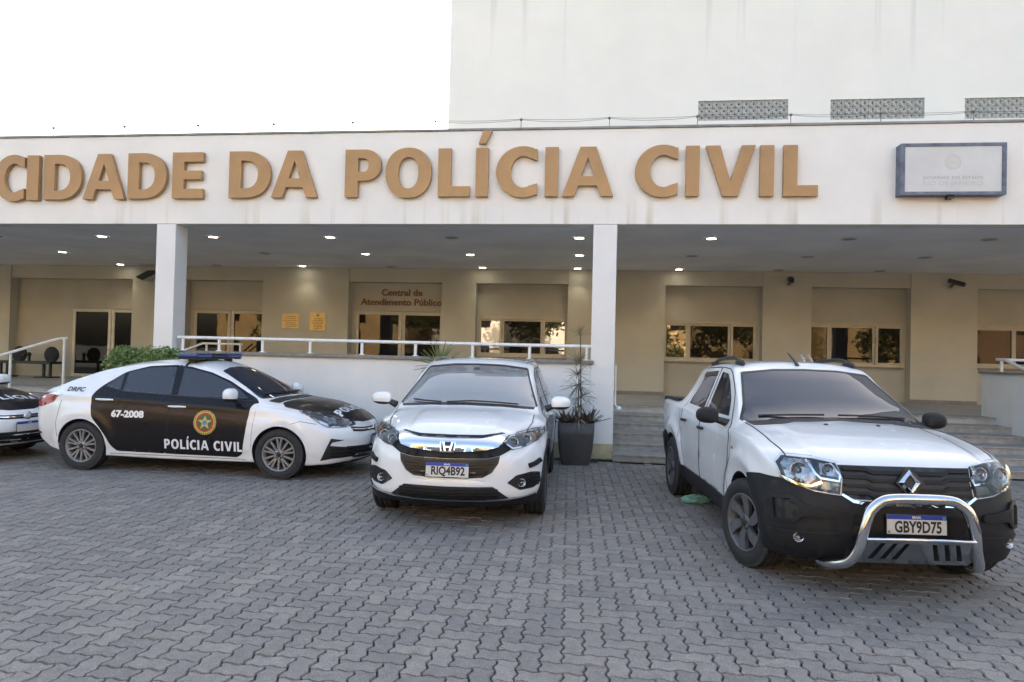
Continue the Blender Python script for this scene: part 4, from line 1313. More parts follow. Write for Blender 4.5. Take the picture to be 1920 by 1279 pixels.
ORO = dict(flare=[(1.4145, .345, .50, .026), (-1.4145, .345, .50, .026)], hood=(1.15, 2.1, .56, .014),
  crease=[([(-1.2, .72), (0, .70), (1.1, .70)], .010, .025)], xr=-2.455, xf=2.235, round=0.16, power=4.0, front_len=0.95, rear_len=0.5,
  keys=dict(
    zb=[(-2.455, .45), (-1.9, .33), (-1.4, .27), (0, .25), (1.4, .25), (1.9, .24), (2.235, .26)],
    ws=[(-2.455, .80), (-1.9, .84), (-1.4, .86), (0, .845), (1.4, .87), (1.9, .88), (2.235, .83)],
    w=[(-2.455, .84), (-1.9, .885), (-1.4, .905), (-.6, .885), (0.5, .885), (1.4, .91), (1.9, .90), (2.235, .85)],
    zs=[(-2.455, 1.10), (-1.4, 1.115), (0, 1.06), (.9, 1.045), (1.4, 1.03), (1.8, .99), (2.1, .925), (2.235, .87)],
    wr=[(-2.455, .78), (-1.6, .80), (-1.42, .80), (-1.28, .66), (-.9, .635), (.1, .635), (.5, .69), (.95, .785), (1.2, .80), (1.7, .76), (2.235, .70)],
    zr=[(-2.455, 1.105), (-1.5, 1.12), (-1.40, 1.13), (-1.05, 1.50), (-.9, 1.54), (-.2, 1.585), (.15, 1.565), (.45, 1.41), (.75, 1.24), (1.0, 1.10), (1.25, 1.085), (1.8, 1.03), (2.1, .965), (2.235, .90)],
    zt=[(-2.455, 1.10), (-1.5, 1.11), (-1.40, 1.125), (-1.05, 1.55), (-.9, 1.595), (-.2, 1.64), (.1, 1.63), (.3, 1.56), (.6, 1.395), (.95, 1.20), (1.08, 1.15), (1.3, 1.135), (1.7, 1.085), (2.0, 1.015), (2.235, .93)],
    belt=[(-2.455, .05), (0, .05), (1.1, .05), (2.235, .06)]),
  front_plan=[(0, 0), (.3, .006), (.55, .03), (.78, .09), (.92, .17), (1.06, .31)],
  rear_plan=[(0, 0), (.6, .02), (.9, .07), (1.05, .15)],
  front_prof=[(.15, .12), (.3, .03), (.45, 0), (.62, 0), (.72, .03), (.9, .055), (1.0, .075), (1.15, .15)],
  rear_prof=[(.2, .08), (.5, 0), (.9, .0), (1.1, .03)])
# ------------------------------------------------------------------ shared car pieces
def ellipsoid(c, r, n=20, m_=12, squash=None):
    V, F = [], []
    for i in range(m_ + 1):
        t = math.pi * i / m_
        for k in range(n):
            p = 2 * math.pi * k / n
            x, y, z = math.sin(t) * math.cos(p), math.sin(t) * math.sin(p), math.cos(t)
            if squash: x, y, z = squash(x, y, z)
            V.append((c[0] + r[0] * x, c[1] + r[1] * y, c[2] + r[2] * z))
    for i in range(m_):
        for k in range(n):
            F.append((i * n + k, (i + 1) * n + k, (i + 1) * n + (k + 1) % n, i * n + (k + 1) % n))
    return V, F
def superell(x, y, z, e=0.7):
    f_ = lambda v: math.copysign(abs(v) ** e, v)
    return f_(x), f_(y), f_(z)

def side_mirror(root, x, y, z, s_, mt, base_y, lower=None, size=(0.085, 0.125, 0.085)):
    """door mirror: shell, glass at the back, arm to the door; s_ = +1 left, -1 right"""
    mr_ = part('side_mirror', root)
    V, F = ellipsoid((x, y, z), size, 24, 14, lambda a_, b_, c_: (superell(a_, b_, c_, 0.75)[0] * (1.0 if a_ > 0 else 0.55), superell(a_, b_, c_, 0.75)[1], superell(a_, b_, c_, 0.75)[2] * (1 - 0.12 * b_ * s_)))
    mb = MB()
    top = [f_ for f_ in F if sum(V[i][2] for i in f_) / 4 >= z - size[2] * 0.55]
    bot = [f_ for f_ in F if sum(V[i][2] for i in f_) / 4 < z - size[2] * 0.55]
    mb.add(V, top, True, 0); mb.add(V, bot, True, 1)
    mb.build('shell', [mt, lower or TRIMBLK], mr_)
    MB().tube([(x, y - s_ * size[1] * 0.7, z - size[2] * 0.45), (x + 0.02, base_y - s_ * 0.02, z - size[2] * 0.95)], [0.03, 0.04], 10).build('arm', TRIMBLK, mr_)
    MB().add([(x - size[0] * 0.56, y + size[1] * 0.8 * math.cos(t), z + size[2] * 0.75 * math.sin(t)) for t in [2 * math.pi * k / 20 for k in range(20)]], [tuple(range(20))]).build('glass', CHROME, mr_)
    return mr_

def wiper(car, root, pts):
    P = []
    for (y, z) in pts:
        q, n = car.hit('F', y, z)
        P.append(q + n * 0.022)
    mb = MB().tube(P, 0.009, 6)
    return mb.build('wiper', TRIMBLK, root)

def handle(car, root, view, x, z, L_, mt, h=0.03):
    s_ = 1 if view == 'L' else -1
    P, Rr_ = [], []
    for k in range(9):
        t = k / 8
        q, n = car.hit(view, x - L_ / 2 + L_ * t, z)
        P.append(q + n * (0.008 + 0.028 * math.sin(math.pi * t) ** 0.6)); Rr_.append(h / 2 * (0.75 + 0.25 * math.sin(math.pi * t)))
    mb = MB().tube(P, Rr_, 10)
    return mb.build('handle', mt, root)

def bowl(car, parent, view, a, b, r, depth=0.03, name='reflector', m1=None, off=0.006):
    """round lamp bowl standing on the skin, facing along the car"""
    q, n = car.hit(view, a, b)
    pos_ = q + n * off
    rot_ = Vector((1, 0.35 * n.y, 0.2)).to_track_quat('Z', 'Y').to_euler()
    par = parent if name == 'reflector' else part(name, parent)
    o = MB().lathe([(r, 0.012), (r * 0.94, 0.014), (r * 0.82, 0.004), (r * 0.4, -0.004), (0, -0.005)], 22).build('bowl', m1 or LAMPCH, par, fix=False)
    o.location = pos_; o.rotation_euler = rot_
    V, F = ellipsoid((0, 0, 0.0), (r * 0.42, r * 0.42, r * 0.22), 16, 8)
    o = MB().add(V, F, True).build('bulb_lens', PANE_C, par)
    o.location = pos_; o.rotation_euler = rot_
LAMPG = mat('grey_lamp_housing', (0.20, 0.21, 0.22), 0.2, metal=0.5, var=0.5, scale=16)
PANE_C = glass_mat('projector_lens', (0.10, 0.11, 0.12), 0.02, 0.8, 1.7)

# ------------------------------------------------------------------ police saloon
def lean(poly):
    """upper body points sit further back where the glasshouse leans in"""
    return [(x - .40 * max(0, z - .95), z) for x, z in poly]
def build_saloon(name, label, loc, rz):
    root = thing(name, label, 'car', loc, rz, 'police saloons')
    skin, bvh = car_skin(COR)
    car = Car(root, bvh)
    W = [(1.35, .775, .316), (1.35, -.775, .316), (-1.35, .775, .316), (-1.35, -.775, .316)]
    cut_body(root, 'body', skin, [CARWHITE, WELL], W, .352)
    for (x, y, r_) in W: make_wheel(root, x, y, .316, .212, .205, 'multi', 0, (ALU_S, BRK))
    car.patch('underbody', [(-1.9, -.7), (1.95, -.7), (1.95, .7), (-1.9, .7)], 'T', WELL, root, off=-1.0, thick=0.002, res=0.4) if False else None
    for v in ('R', 'L'):
        arch_lip = lambda cx: car.strip('arch_lip', ring_arc(cx, .316, .360, -18, 198, 30), v, .014, CARWHITE, root, .004, .02)
        arch_lip(1.35); arch_lip(-1.35)
        rd = car.patch('door', rounded(lean([(-1.195, 1.013), (-1.222, .85), (-1.19, .70), (-1.094, .585), (-.985, .445), (-.915, .325), (-.85, .27), (-.172, .262), (-.15, .60), (-.118, 1.0), (-.006, 1.388), (-.10, 1.384), (-.45, 1.362), (-.79, 1.278), (-1.08, 1.105)]), .05), v, CARBLACK, root, .006, .012, .03)
        fd = car.patch('door', rounded(lean([(-.160, .262), (.80, .258), (.868, .30), (.905, .55), (.958, .93), (1.025, .935), (.975, .985), (.79, 1.108), (.645, 1.200), (.41, 1.302), (.15, 1.366), (.004, 1.378), (-.112, 1.0), (-.144, .60)]), .03), v, CARBLACK, root, .006, .012, .028)
        car.strip('door_seam', lean([(-.166, .262), (-.147, .60), (-.115, 1.0), (-.060, 1.2), (-.002, 1.385)]), v, .030, CARBLACK, fd, .0065, .012)
        car.strip('panel_gap', [(-.166, .262), (-.147, .60), (-.115, 1.0)], v, .006, GAP, fd, .0075, .004)
        car.patch('window', rounded(lean([(-1.055, 1.088), (-.80, 1.262), (-.84, 1.050)]), .02), v, TINT_SKY, rd, .009, .004, .04)
        car.patch('window', rounded(lean([(-.805, 1.035), (-.745, 1.272), (-.45, 1.338), (-.06, 1.358), (-.135, 1.006)]), .02), v, TINT_SKY, rd, .009, .004, .04)
        car.patch('window', rounded(lean([(-.05, .995), (.04, 1.345), (.15, 1.340), (.41, 1.276), (.64, 1.172), (.78, 1.080), (.88, .985)]), .02), v, TINT_SKY, fd, .009, .004, .04)
        handle(car, rd, v, -1.035, .925, .24, CARWHITE)
        handle(car, fd, v, -.03, .866, .24, CARWHITE)
        car.strip('belt_trim', [(-1.04, 1.075), (-.8, 1.028), (-.13, 1.0), (.4, .978), (.93, .955)], v, .012, TRIMBLK, fd, .010, .008)
        side_s = 1 if v == 'L' else -1
        side_mirror(root, .74, side_s * .985, 1.045, side_s, CARWHITE, side_s * .86)
        # sill line and bumper joints
        car.strip('panel_gap', [(-.95, .235), (.90, .232)], v, .006, GAP, root, .0015, .004)
        car.strip('panel_gap', [(1.50, .70), (1.62, .735), (1.80, .70)], v, .005, GAP, root, .0015, .004)
        car.strip('panel_gap', [(.985, .30), (1.0, .62), (1.03, .90)], v, .004, GAP, root, .0012, .004)
        car.strip('panel_gap', [(-1.70, .36), (-1.72, .62), (-1.66, .90)], v, .005, GAP, root, .0015, .004)
        hl = part('headlight', root)
        HP = [(1.54, .860), (1.78, .822), (2.0, .765), (2.13, .722), (2.175, .672), (2.10, .652), (1.93, .655), (1.84, .70), (1.70, .775)]
        car.patch('housing', HP, v, LAMPG, hl, .0035, .008, .04)
        car.strip('chrome_strip', [(1.56, .852), (1.80, .735), (1.94, .672), (2.12, .668)], v, .022, CHROME, hl, .007, .006)
        car.patch('reflector', [(1.83, .79), (1.95, .765), (2.0, .69), (1.93, .685), (1.85, .735)], v, LAMPCH, hl, .0065, .004, .03)
        car.patch('reflector', [(2.02, .755), (2.09, .735), (2.12, .685), (2.03, .685)], v, LAMPCH, hl, .0065, .004, .03)
        car.patch('lens', HP, v, CLEAR, hl, .013, .004, .04)
        fg = car.patch('bumper_vent', [(1.985, .525), (2.12, .50), (2.0, .475), (1.975, .435), (2.20, .405), (2.20, .285), (1.985, .27), (1.86, .245), (1.90, .32)], v, TRIMBLK, root, .004, .008, .04)
        for z in (.385, .345, .305): car.strip('slat', [(1.97, z + .005), (2.20, z)], v, .012, GLOSSBLK, fg, .012, .01)
        tl = part('tail_light', root)
        car.patch('lens', [(-1.70, .968), (-1.90, .965), (-2.10, .93), (-2.14, .80), (-2.0, .80), (-1.80, .865)], v, REDL, tl, .005, .01, .04)
        car.strip('chrome_strip', [(-1.68, .975), (-1.90, .975), (-2.10, .945)], v, .022, CHROME, tl, .008, .008)
        car.patch('reflector', [(-2.12, .47), (-2.02, .465), (-2.02, .44), (-2.13, .44)], v, REDL, root, .004, .006, .05)
        s_ = 1 if v == 'R' else 1
        car.text('unit_number', '67-2008', .115, v, -.697, .752, DECALW, rd, .006, .45, .0095)
        car.text('lettering', 'POLÍCIA CIVIL', .122, v, .345, .392, DECALW, fd, width=1.06, off=.0095, glyphs=True)
        car.text('lettering', 'DRFC', .075, v, -1.50, 1.040, TRIMBLK, root, .002, .25, .004)
        crest(car, root, v, .366, .680, .155)
    # windscreen, rear glass
    car.patch('windscreen', rounded([(-.655, .985), (-.59, 1.10), (-.505, 1.25), (-.46, 1.325), (-.25, 1.362), (0, 1.372), (.25, 1.362), (.46, 1.325), (.505, 1.25), (.59, 1.10), (.655, .985), (.35, 1.005), (0, 1.012), (-.35, 1.005)], .03), 'F', TINT, root, .004, .008, .05)
    car.patch('rear_window', rounded([(-.60, 1.10), (-.50, 1.34), (0, 1.40), (.50, 1.34), (.60, 1.10), (0, 1.13)], .04), 'B', TINT, root, .004, .008, .06)
    car.patch('cowl', [(1.10, -.66), (1.24, -.64), (1.30, 0), (1.24, .64), (1.10, .66), (1.16, 0)], 'T', TRIMBLK, root, .003, .006, .05)
    hood = car.patch('hood', rounded([(1.27, -.62), (1.33, -.2), (1.33, .2), (1.27, .62), (1.36, .735), (1.72, .69), (1.95, .60), (2.12, .42), (2.20, .2), (2.215, 0), (2.20, -.2), (2.12, -.42), (1.95, -.60), (1.72, -.69), (1.36, -.735)], .04), 'T', CARBLACK, root, .004, .010, .06)
    car.text('lettering', 'POLÍCIA', .12, 'T', 1.955, 0.0, DECALW, hood, width=.95, off=.0075, glyphs=True)
    wiper(car, root, [(-.55, 1.02), (-.2, 1.035), (.1, 1.04)])
    wiper(car, root, [(.0, 1.03), (.3, 1.035), (.58, 1.02)])
    # face
    gr = car.patch('grille', [(-.50, .655), (-.30, .635), (0, .63), (.30, .635), (.50, .655), (.50, .60), (.35, .585), (0, .58), (-.35, .585), (-.50, .60)], 'F', GLOSSBLK, root, .006, .012, .05)
    car.strip('chrome_strip', [(-.5, .625), (-.3, .608), (0, .604), (.3, .608), (.5, .625)], 'F', .014, CHROME, gr, .014, .01)
    em = lathe_x([(0.0, .0), (.055, .0), (.06, .008), (.045, .014), (0, .015)], 24, (car.hit('F', 0, .615)[0].x + .012, 0, .615), 'emblem', CHROME, gr)
    lg = car.patch('lower_grille', [(-.62, .42), (0, .405), (.62, .42), (.66, .33), (.50, .265), (0, .255), (-.50, .265), (-.66, .33)], 'F', TRIMBLK, root, .004, .010, .05)
    for z in (.385, .35, .315, .285): car.strip('slat', [(-.6, z + .01), (0, z), (.6, z + .01)], 'F', .012, GLOSSBLK, lg, .012, .01)
    plate(root, car.hit('F', 0, .47)[0].x + .015, .475, None)
    # light bar across the roof with a strap
    bar = part('light_bar', root)
    bar.location = (-.09, 0, 1.432)
    BLUEL = mat('blue_light_dome', (0.028, 0.055, 0.17), 0.15, coat=0.4)
    BLUED = mat('dark_blue_dome', (0.008, 0.013, 0.035), 0.2, coat=0.3)
    MB().box(-.13, .13, -.58, .58, .035, .06).build('tray', BLK, bar, bevel=.01)
    for k, (a_, b_) in enumerate(((-.60, -.20), (-.195, .195), (.20, .60))):
        MB().box(-.14, .14, a_, b_, .061, .118).build('dome', BLUEL if k != 1 else BLUED, bar, bevel=.022)
    for y in (-.45, .45):
        MB().box(-.05, .05, y - .03, y + .03, -.035, .036).build('foot', BLK, bar, bevel=.006)
    MB().box(-.10, -.04, .1, .25, .02, .036).box(.03, .07, -.2, -.1, .02, .036).build('horn', BLK, bar)
    car.strip('strap', [(-.11, -.60), (-.11, -.40), (-.11, 0), (-.11, .40), (-.11, .60)], 'T', .035, TRIMBLK, root, .006, .006)
    return root

def crest(car, parent, v, cx, cz, r):
    """round crest: golden ring of spikes, red ring, green field with a gold star and a blue disc"""
    GOLDD = mat('crest_gold', (0.55, 0.42, 0.10), 0.5); REDD = mat('crest_red', (0.35, 0.035, 0.03), 0.5); GRN = mat('crest_green', (0.03, 0.12, 0.05), 0.5); BLU = mat('crest_blue', (0.10, 0.22, 0.42), 0.5)
    cr_ = part('crest', parent)
    def lay(pts, m_, off):
        V = []
        for (a_, b_) in pts:
            q, n = car.hit(v, cx + a_, cz + b_); V.append(q + n * off)
        return V
    n = 36
    mb = MB()
    for k in range(n):
        t0, t1 = 2 * math.pi * (k - .32) / n, 2 * math.pi * (k + .32) / n
        mb.add(lay([(r * .80 * math.cos(t0), r * .80 * math.sin(t0)), (r * math.cos(t0), r * math.sin(t0)), (r * math.cos(t1), r * math.sin(t1)), (r * .80 * math.cos(t1), r * .80 * math.sin(t1))], None, 0.0097), [(0, 1, 2, 3)])
    o = mb.build('rays', GOLDD, cr_, fix=False); car.fixn(o)
    def disc_(r_, m_, off, nm):
        V = lay([(0, 0)] + [(r_ * math.cos(2 * math.pi * k / 32), r_ * math.sin(2 * math.pi * k / 32)) for k in range(32)], None, off)
        o = MB().add(V, [(0, 1 + k, 1 + (k + 1) % 32) for k in range(32)]).build(nm, m_, cr_, fix=False); car.fixn(o)
    disc_(r * .84, GOLDD, 0.0103, 'ring'); disc_(r * .77, REDD, 0.0109, 'ring'); disc_(r * .60, GRN, 0.0115, 'field')
    P = []
    for k in range(10):
        q = r * (.64 if k % 2 == 0 else .26); t = R(90 + 36 * k); P.append((q * math.cos(t), q * math.sin(t)))
    o = MB().add(lay([(0, 0)] + P, None, 0.0121), [(0, 1 + k, 1 + (k + 1) % 10) for k in range(10)]).build('star', GOLDD, cr_, fix=False); car.fixn(o)
    disc_(r * .20, BLU, 0.0127, 'disc')

# ------------------------------------------------------------------ white crossover
def build_crossover(loc, rz):
    root = thing('crossover_car', 'white crossover seen head-on with a wide chrome grille bar', 'car', loc, rz)
    skin, bvh = car_skin(HRV)
    car = Car(root, bvh)
    W = [(1.305, .775, .333), (1.305, -.775, .333), (-1.305, .775, .333), (-1.305, -.775, .333)]
    cut_body(root, 'body', skin, [CARWHITE, WELL], W, .375)
    for (x, y, r_) in W: make_wheel(root, x, y, .333, .222, .215, 'multi', R(0), (ALU_D, BRK))
    for v in ('R', 'L'):
        s_ = 1 if v == 'L' else -1
        for cx in (1.305, -1.305):
            car.strip('arch_cladding', ring_arc(cx, .333, .41, -20, 200, 30), v, .075, CLAD, root, .012, .03)
        car.patch('sill_cladding', [(-.88, .20), (.88, .20), (.90, .33), (-.90, .33)], v, CLAD, root, .010, .02, .08)
        fd = car.patch('door', rounded([(-.10, .34), (.85, .34), (.95, .55), (.97, .93), (.93, .985), (.55, 1.22), (.25, 1.40), (.05, 1.47), (-.12, 1.475), (-.14, 1.0)], .03), v, CARWHITE, root, .003, .008, .08)
        car.strip('door_seam', rounded([(-.10, .34), (.85, .34), (.95, .55), (.97, .93), (.93, .985), (.55, 1.22), (.25, 1.40), (.05, 1.47), (-.12, 1.475), (-.14, 1.0)], .03), v, .008, GAP, fd, .0042, .005, True)
        rd = car.patch('door', rounded([(-.115, .34), (-.155, 1.0), (-.135, 1.475), (-.6, 1.47), (-1.0, 1.42), (-1.15, 1.10), (-1.05, .85), (-.90, .55), (-.86, .34)], .03), v, CARWHITE, root, .003, .008, .08)
        car.strip('door_seam', rounded([(-.115, .34), (-.155, 1.0), (-.135, 1.475), (-.6, 1.47), (-1.0, 1.42), (-1.15, 1.10), (-1.05, .85), (-.90, .55), (-.86, .34)], .03), v, .008, GAP, rd, .0042, .005, True)
        car.patch('window', rounded([(-.09, 1.02), (-.06, 1.44), (.05, 1.435), (.28, 1.345), (.55, 1.185), (.80, 1.02)], .02), v, TINT, fd, .006, .004, .06)
        car.patch('window', rounded([(-.17, 1.02), (-.15, 1.44), (-.6, 1.435), (-.95, 1.39), (-1.12, 1.13)], .02), v, TINT, rd, .006, .004, .06)
        handle(car, fd, v, .0, .93, .22, CARWHITE)
        side_mirror(root, .83, s_ * 1.01, 1.115, s_, CARWHITE, s_ * .86, size=(.09, .112, .074))
        # roof rail
        P = []
        for k in range(15):
            x = .05 - 1.65 * k / 14
            q, n = car.hit('T', x, s_ * .585)
            P.append(q + Vector((0, 0, .035 if 0 < k < 14 else -.005)))
        MB().tube(P, .016, 8).build('roof_rail', STEEL, root)
        # headlight
        hl = part('headlight', root)
        HP = [(.480, .812), (.535, .862), (.64, .888), (.76, .912), (.855, .912), (.868, .872), (.80, .800), (.66, .748), (.58, .736), (.515, .78)]
        car.patch('housing', mir(HP, s_), 'F', LAMPG, hl, .003, .008, .035)
        car.strip('chrome_strip', mir([(.50, .806), (.56, .852), (.68, .878), (.85, .893)], s_), 'F', .016, CHROME, hl, .010, .008)
        car.strip('daylight_strip', mir([(.525, .785), (.585, .748), (.66, .758), (.79, .808), (.855, .865)], s_), 'F', .012, CHROME, hl, .009, .007)
        bowl(car, hl, 'F', s_ * .585, .800, .046)
        bowl(car, hl, 'F', s_ * .70, .822, .045)
        car.patch('indicator', mir([(.775, .83), (.82, .85), (.82, .875), (.775, .865)], s_), 'F', AMBER, hl, .008, .004, .03)
        car.patch('lens', mir(HP, s_), 'F', CLEAR, hl, .024, .004, .035)
        # fog lamp pocket
        fp = car.patch('fog_pocket', rounded(mir([(.545, .437), (.63, .505), (.76, .525), (.835, .512), (.845, .415), (.78, .370), (.66, .362)], s_), .015), 'F', TRIMBLK, root, .005, .010, .04)
        for z in (.49, .455, .42, .39): car.strip('slat', mir([(.66, z), (.82, z + .010)], s_), 'F', .010, GLOSSBLK, fp, .016, .012)
        bowl(car, root, 'F', s_ * .672, .430, .038, name='fog_lamp')
        car.strip('bumper_guard', mir([(.735, .583), (.79, .598), (.835, .625)], s_), 'F', .042, CLAD, root, .022, .03)
        car.patch('indicator', [(1.62, .60), (1.68, .60), (1.68, .57), (1.62, .57)], v, AMBER, root, .003, .004, .05) if False else None
    # front face
    sym = lambda H_: H_ + [(-a_, b_) for a_, b_ in H_[::-1] if a_ != 0]
    line2 = lambda H_: [(-a_, b_) for a_, b_ in H_[::-1] if a_ != 0] + H_
    band = car.patch('grille_surround', sym([(0, .722), (.10, .722), (.35, .742), (.455, .772), (.505, .80), (.575, .740), (.47, .685), (.355, .664), (0, .658)]), 'F', CLAD, root, .006, .012, .05)
    gap_ = car.patch('hood_gap', sym([(0, .866), (.30, .868), (.47, .886), (.50, .878), (.30, .846), (0, .842)]), 'F', GLOSSBLK, root, .004, .010, .05)
    ch = car.patch('chrome_bar', sym([(0, .840), (.29, .845), (.53, .874), (.495, .815), (.462, .775), (.35, .744), (.10, .724), (0, .722)]), 'F', CHROME, root, .010, .010, .04, tilt=(.875, .722, .072))
    gr = car.patch('grille', sym([(0, .655), (.355, .661), (.475, .683), (.465, .62), (.405, .535), (.32, .488), (.2, .478), (0, .474)]), 'F', TRIMBLK, root, .003, .010, .05)
    for z in (.635, .605, .575, .545, .515):
        w_ = .47 - (.665 - z) * .75
        car.strip('slat', [(-w_, z + .008), (-w_ / 2, z), (0, z - .002), (w_ / 2, z), (w_, z + .008)], 'F', .013, GLOSSBLK, gr, .020, .018)
    car.strip('lower_rim', line2([(0, .470), (.21, .474), (.33, .484), (.415, .53), (.475, .615)]), 'F', .012, CARWHITE, root, .010, .010)
    lg = car.patch('lower_grille', sym([(0, .402), (.42, .404), (.48, .358), (.56, .296), (.3, .284), (0, .28)]), 'F', TRIMBLK, root, .010, .018, .035)
    for z in (.378, .345, .312): car.strip('slat', [(-.46, z), (0, z - .004), (.46, z)], 'F', .012, GLOSSBLK, lg, .022, .018)
    car.patch('lip', sym([(0, .278), (.3, .281), (.56, .291), (.72, .305), (.79, .32), (.80, .25), (.70, .205), (0, .20)]), 'F', CLAD, root, .022, .030, .04)
    car.strip('lip_trim', line2([(0, .283), (.3, .286), (.56, .296), (.72, .310), (.78, .325)]), 'F', .008, STEEL, root, .026, .010)
    plate(root, car.hit('F', 0, .56)[0].x + .028, .560, 'RIQ4B92', R(-4))
    # badge: rounded chrome frame with an upright letter form
    bx_ = car.hit('F', 0, .775)[0].x + .080
    bd = part('badge', root)
    bd.location = (bx_, 0, .772); bd.rotation_euler = (0, R(-16), 0); bd.scale = (1, .9, .9)
    o_ = rounded([(-.075, -.058), (.075, -.058), (.085, .062), (-.085, .062)], .028, 5)
    i_ = rounded([(-.062, -.045), (.062, -.045), (.071, .049), (-.071, .049)], .022, 5)
    k = len(o_)
    MB().add([(.012, a_, b_) for a_, b_ in o_] + [(.016, a_, b_) for a_, b_ in i_] + [(-.01, a_, b_) for a_, b_ in o_], [(q, (q + 1) % k, k + (q + 1) % k, k + q) for q in range(k)] + [(q, (q + 1) % k, 2 * k + (q + 1) % k, 2 * k + q) for q in range(k)]).build('frame', CHROME, bd)
    MB().prism([(a_, b_) for a_, b_ in i_], -.008, .004, 'x').build('field', GLOSSBLK, bd)
    hb = MB()
    for s_ in (1, -1):
        hb.prism([(s_ * .014, -.046), (s_ * .036, -.046), (s_ * .060, .049), (s_ * .036, .049)], .004, .016, 'x')
    hb.prism([(-.026, -.012), (.026, -.012), (.029, .006), (-.029, .006)], .004, .0155, 'x')
    hb.build('letter_form', CHROME, bd)
    # glass
    car.patch('windscreen', rounded(sym([(0, 1.502), (.3, 1.495), (.585, 1.462), (.625, 1.36), (.675, 1.23), (.745, 1.075), (.72, 1.065), (.4, 1.095), (0, 1.106)]), .025), 'F', SCREEN, root, .004, .008, .05)
    car.strip('glass_edge', line2([(0, 1.506), (.3, 1.499), (.588, 1.466)]), 'F', .018, GLOSSBLK, root, .006, .004)
    for s_ in (1, -1): car.strip('glass_edge', mir([(.59, 1.462), (.628, 1.36), (.68, 1.23), (.75, 1.075)], s_), 'F', .016, GLOSSBLK, root, .006, .004)
    car.patch('cowl', sym([(0, 1.104), (.4, 1.094), (.73, 1.068), (.72, 1.05), (.4, 1.074), (0, 1.082)]), 'F', TRIMBLK, root, .005, .006, .05)
    wiper(car, root, [(-.60, 1.105), (-.45, 1.095), (-.28, 1.09)])
    wiper(car, root, [(-.22, 1.09), (.05, 1.108), (.3, 1.10), (.55, 1.085)])
    for s_ in (1, -1):
        car.strip('panel_gap', [(1.20, s_ * .735), (1.45, s_ * .735), (1.68, s_ * .69), (1.80, s_ * .60)], 'T', .008, GAP, root, .0035, .006)
        pass
    car.patch('rear_window', rounded([(-.5, 1.15), (-.45, 1.42), (.45, 1.42), (.5, 1.15)], .04), 'B', TINT, root, .004, .008, .08)
    # things on the dashboard seen through the glass
    car.patch('sensor_box', [(-.03, 1.47), (.03, 1.47), (.035, 1.44), (-.035, 1.44)], 'F', TRIMBLK, root, .0065, .004, .05)
    return root

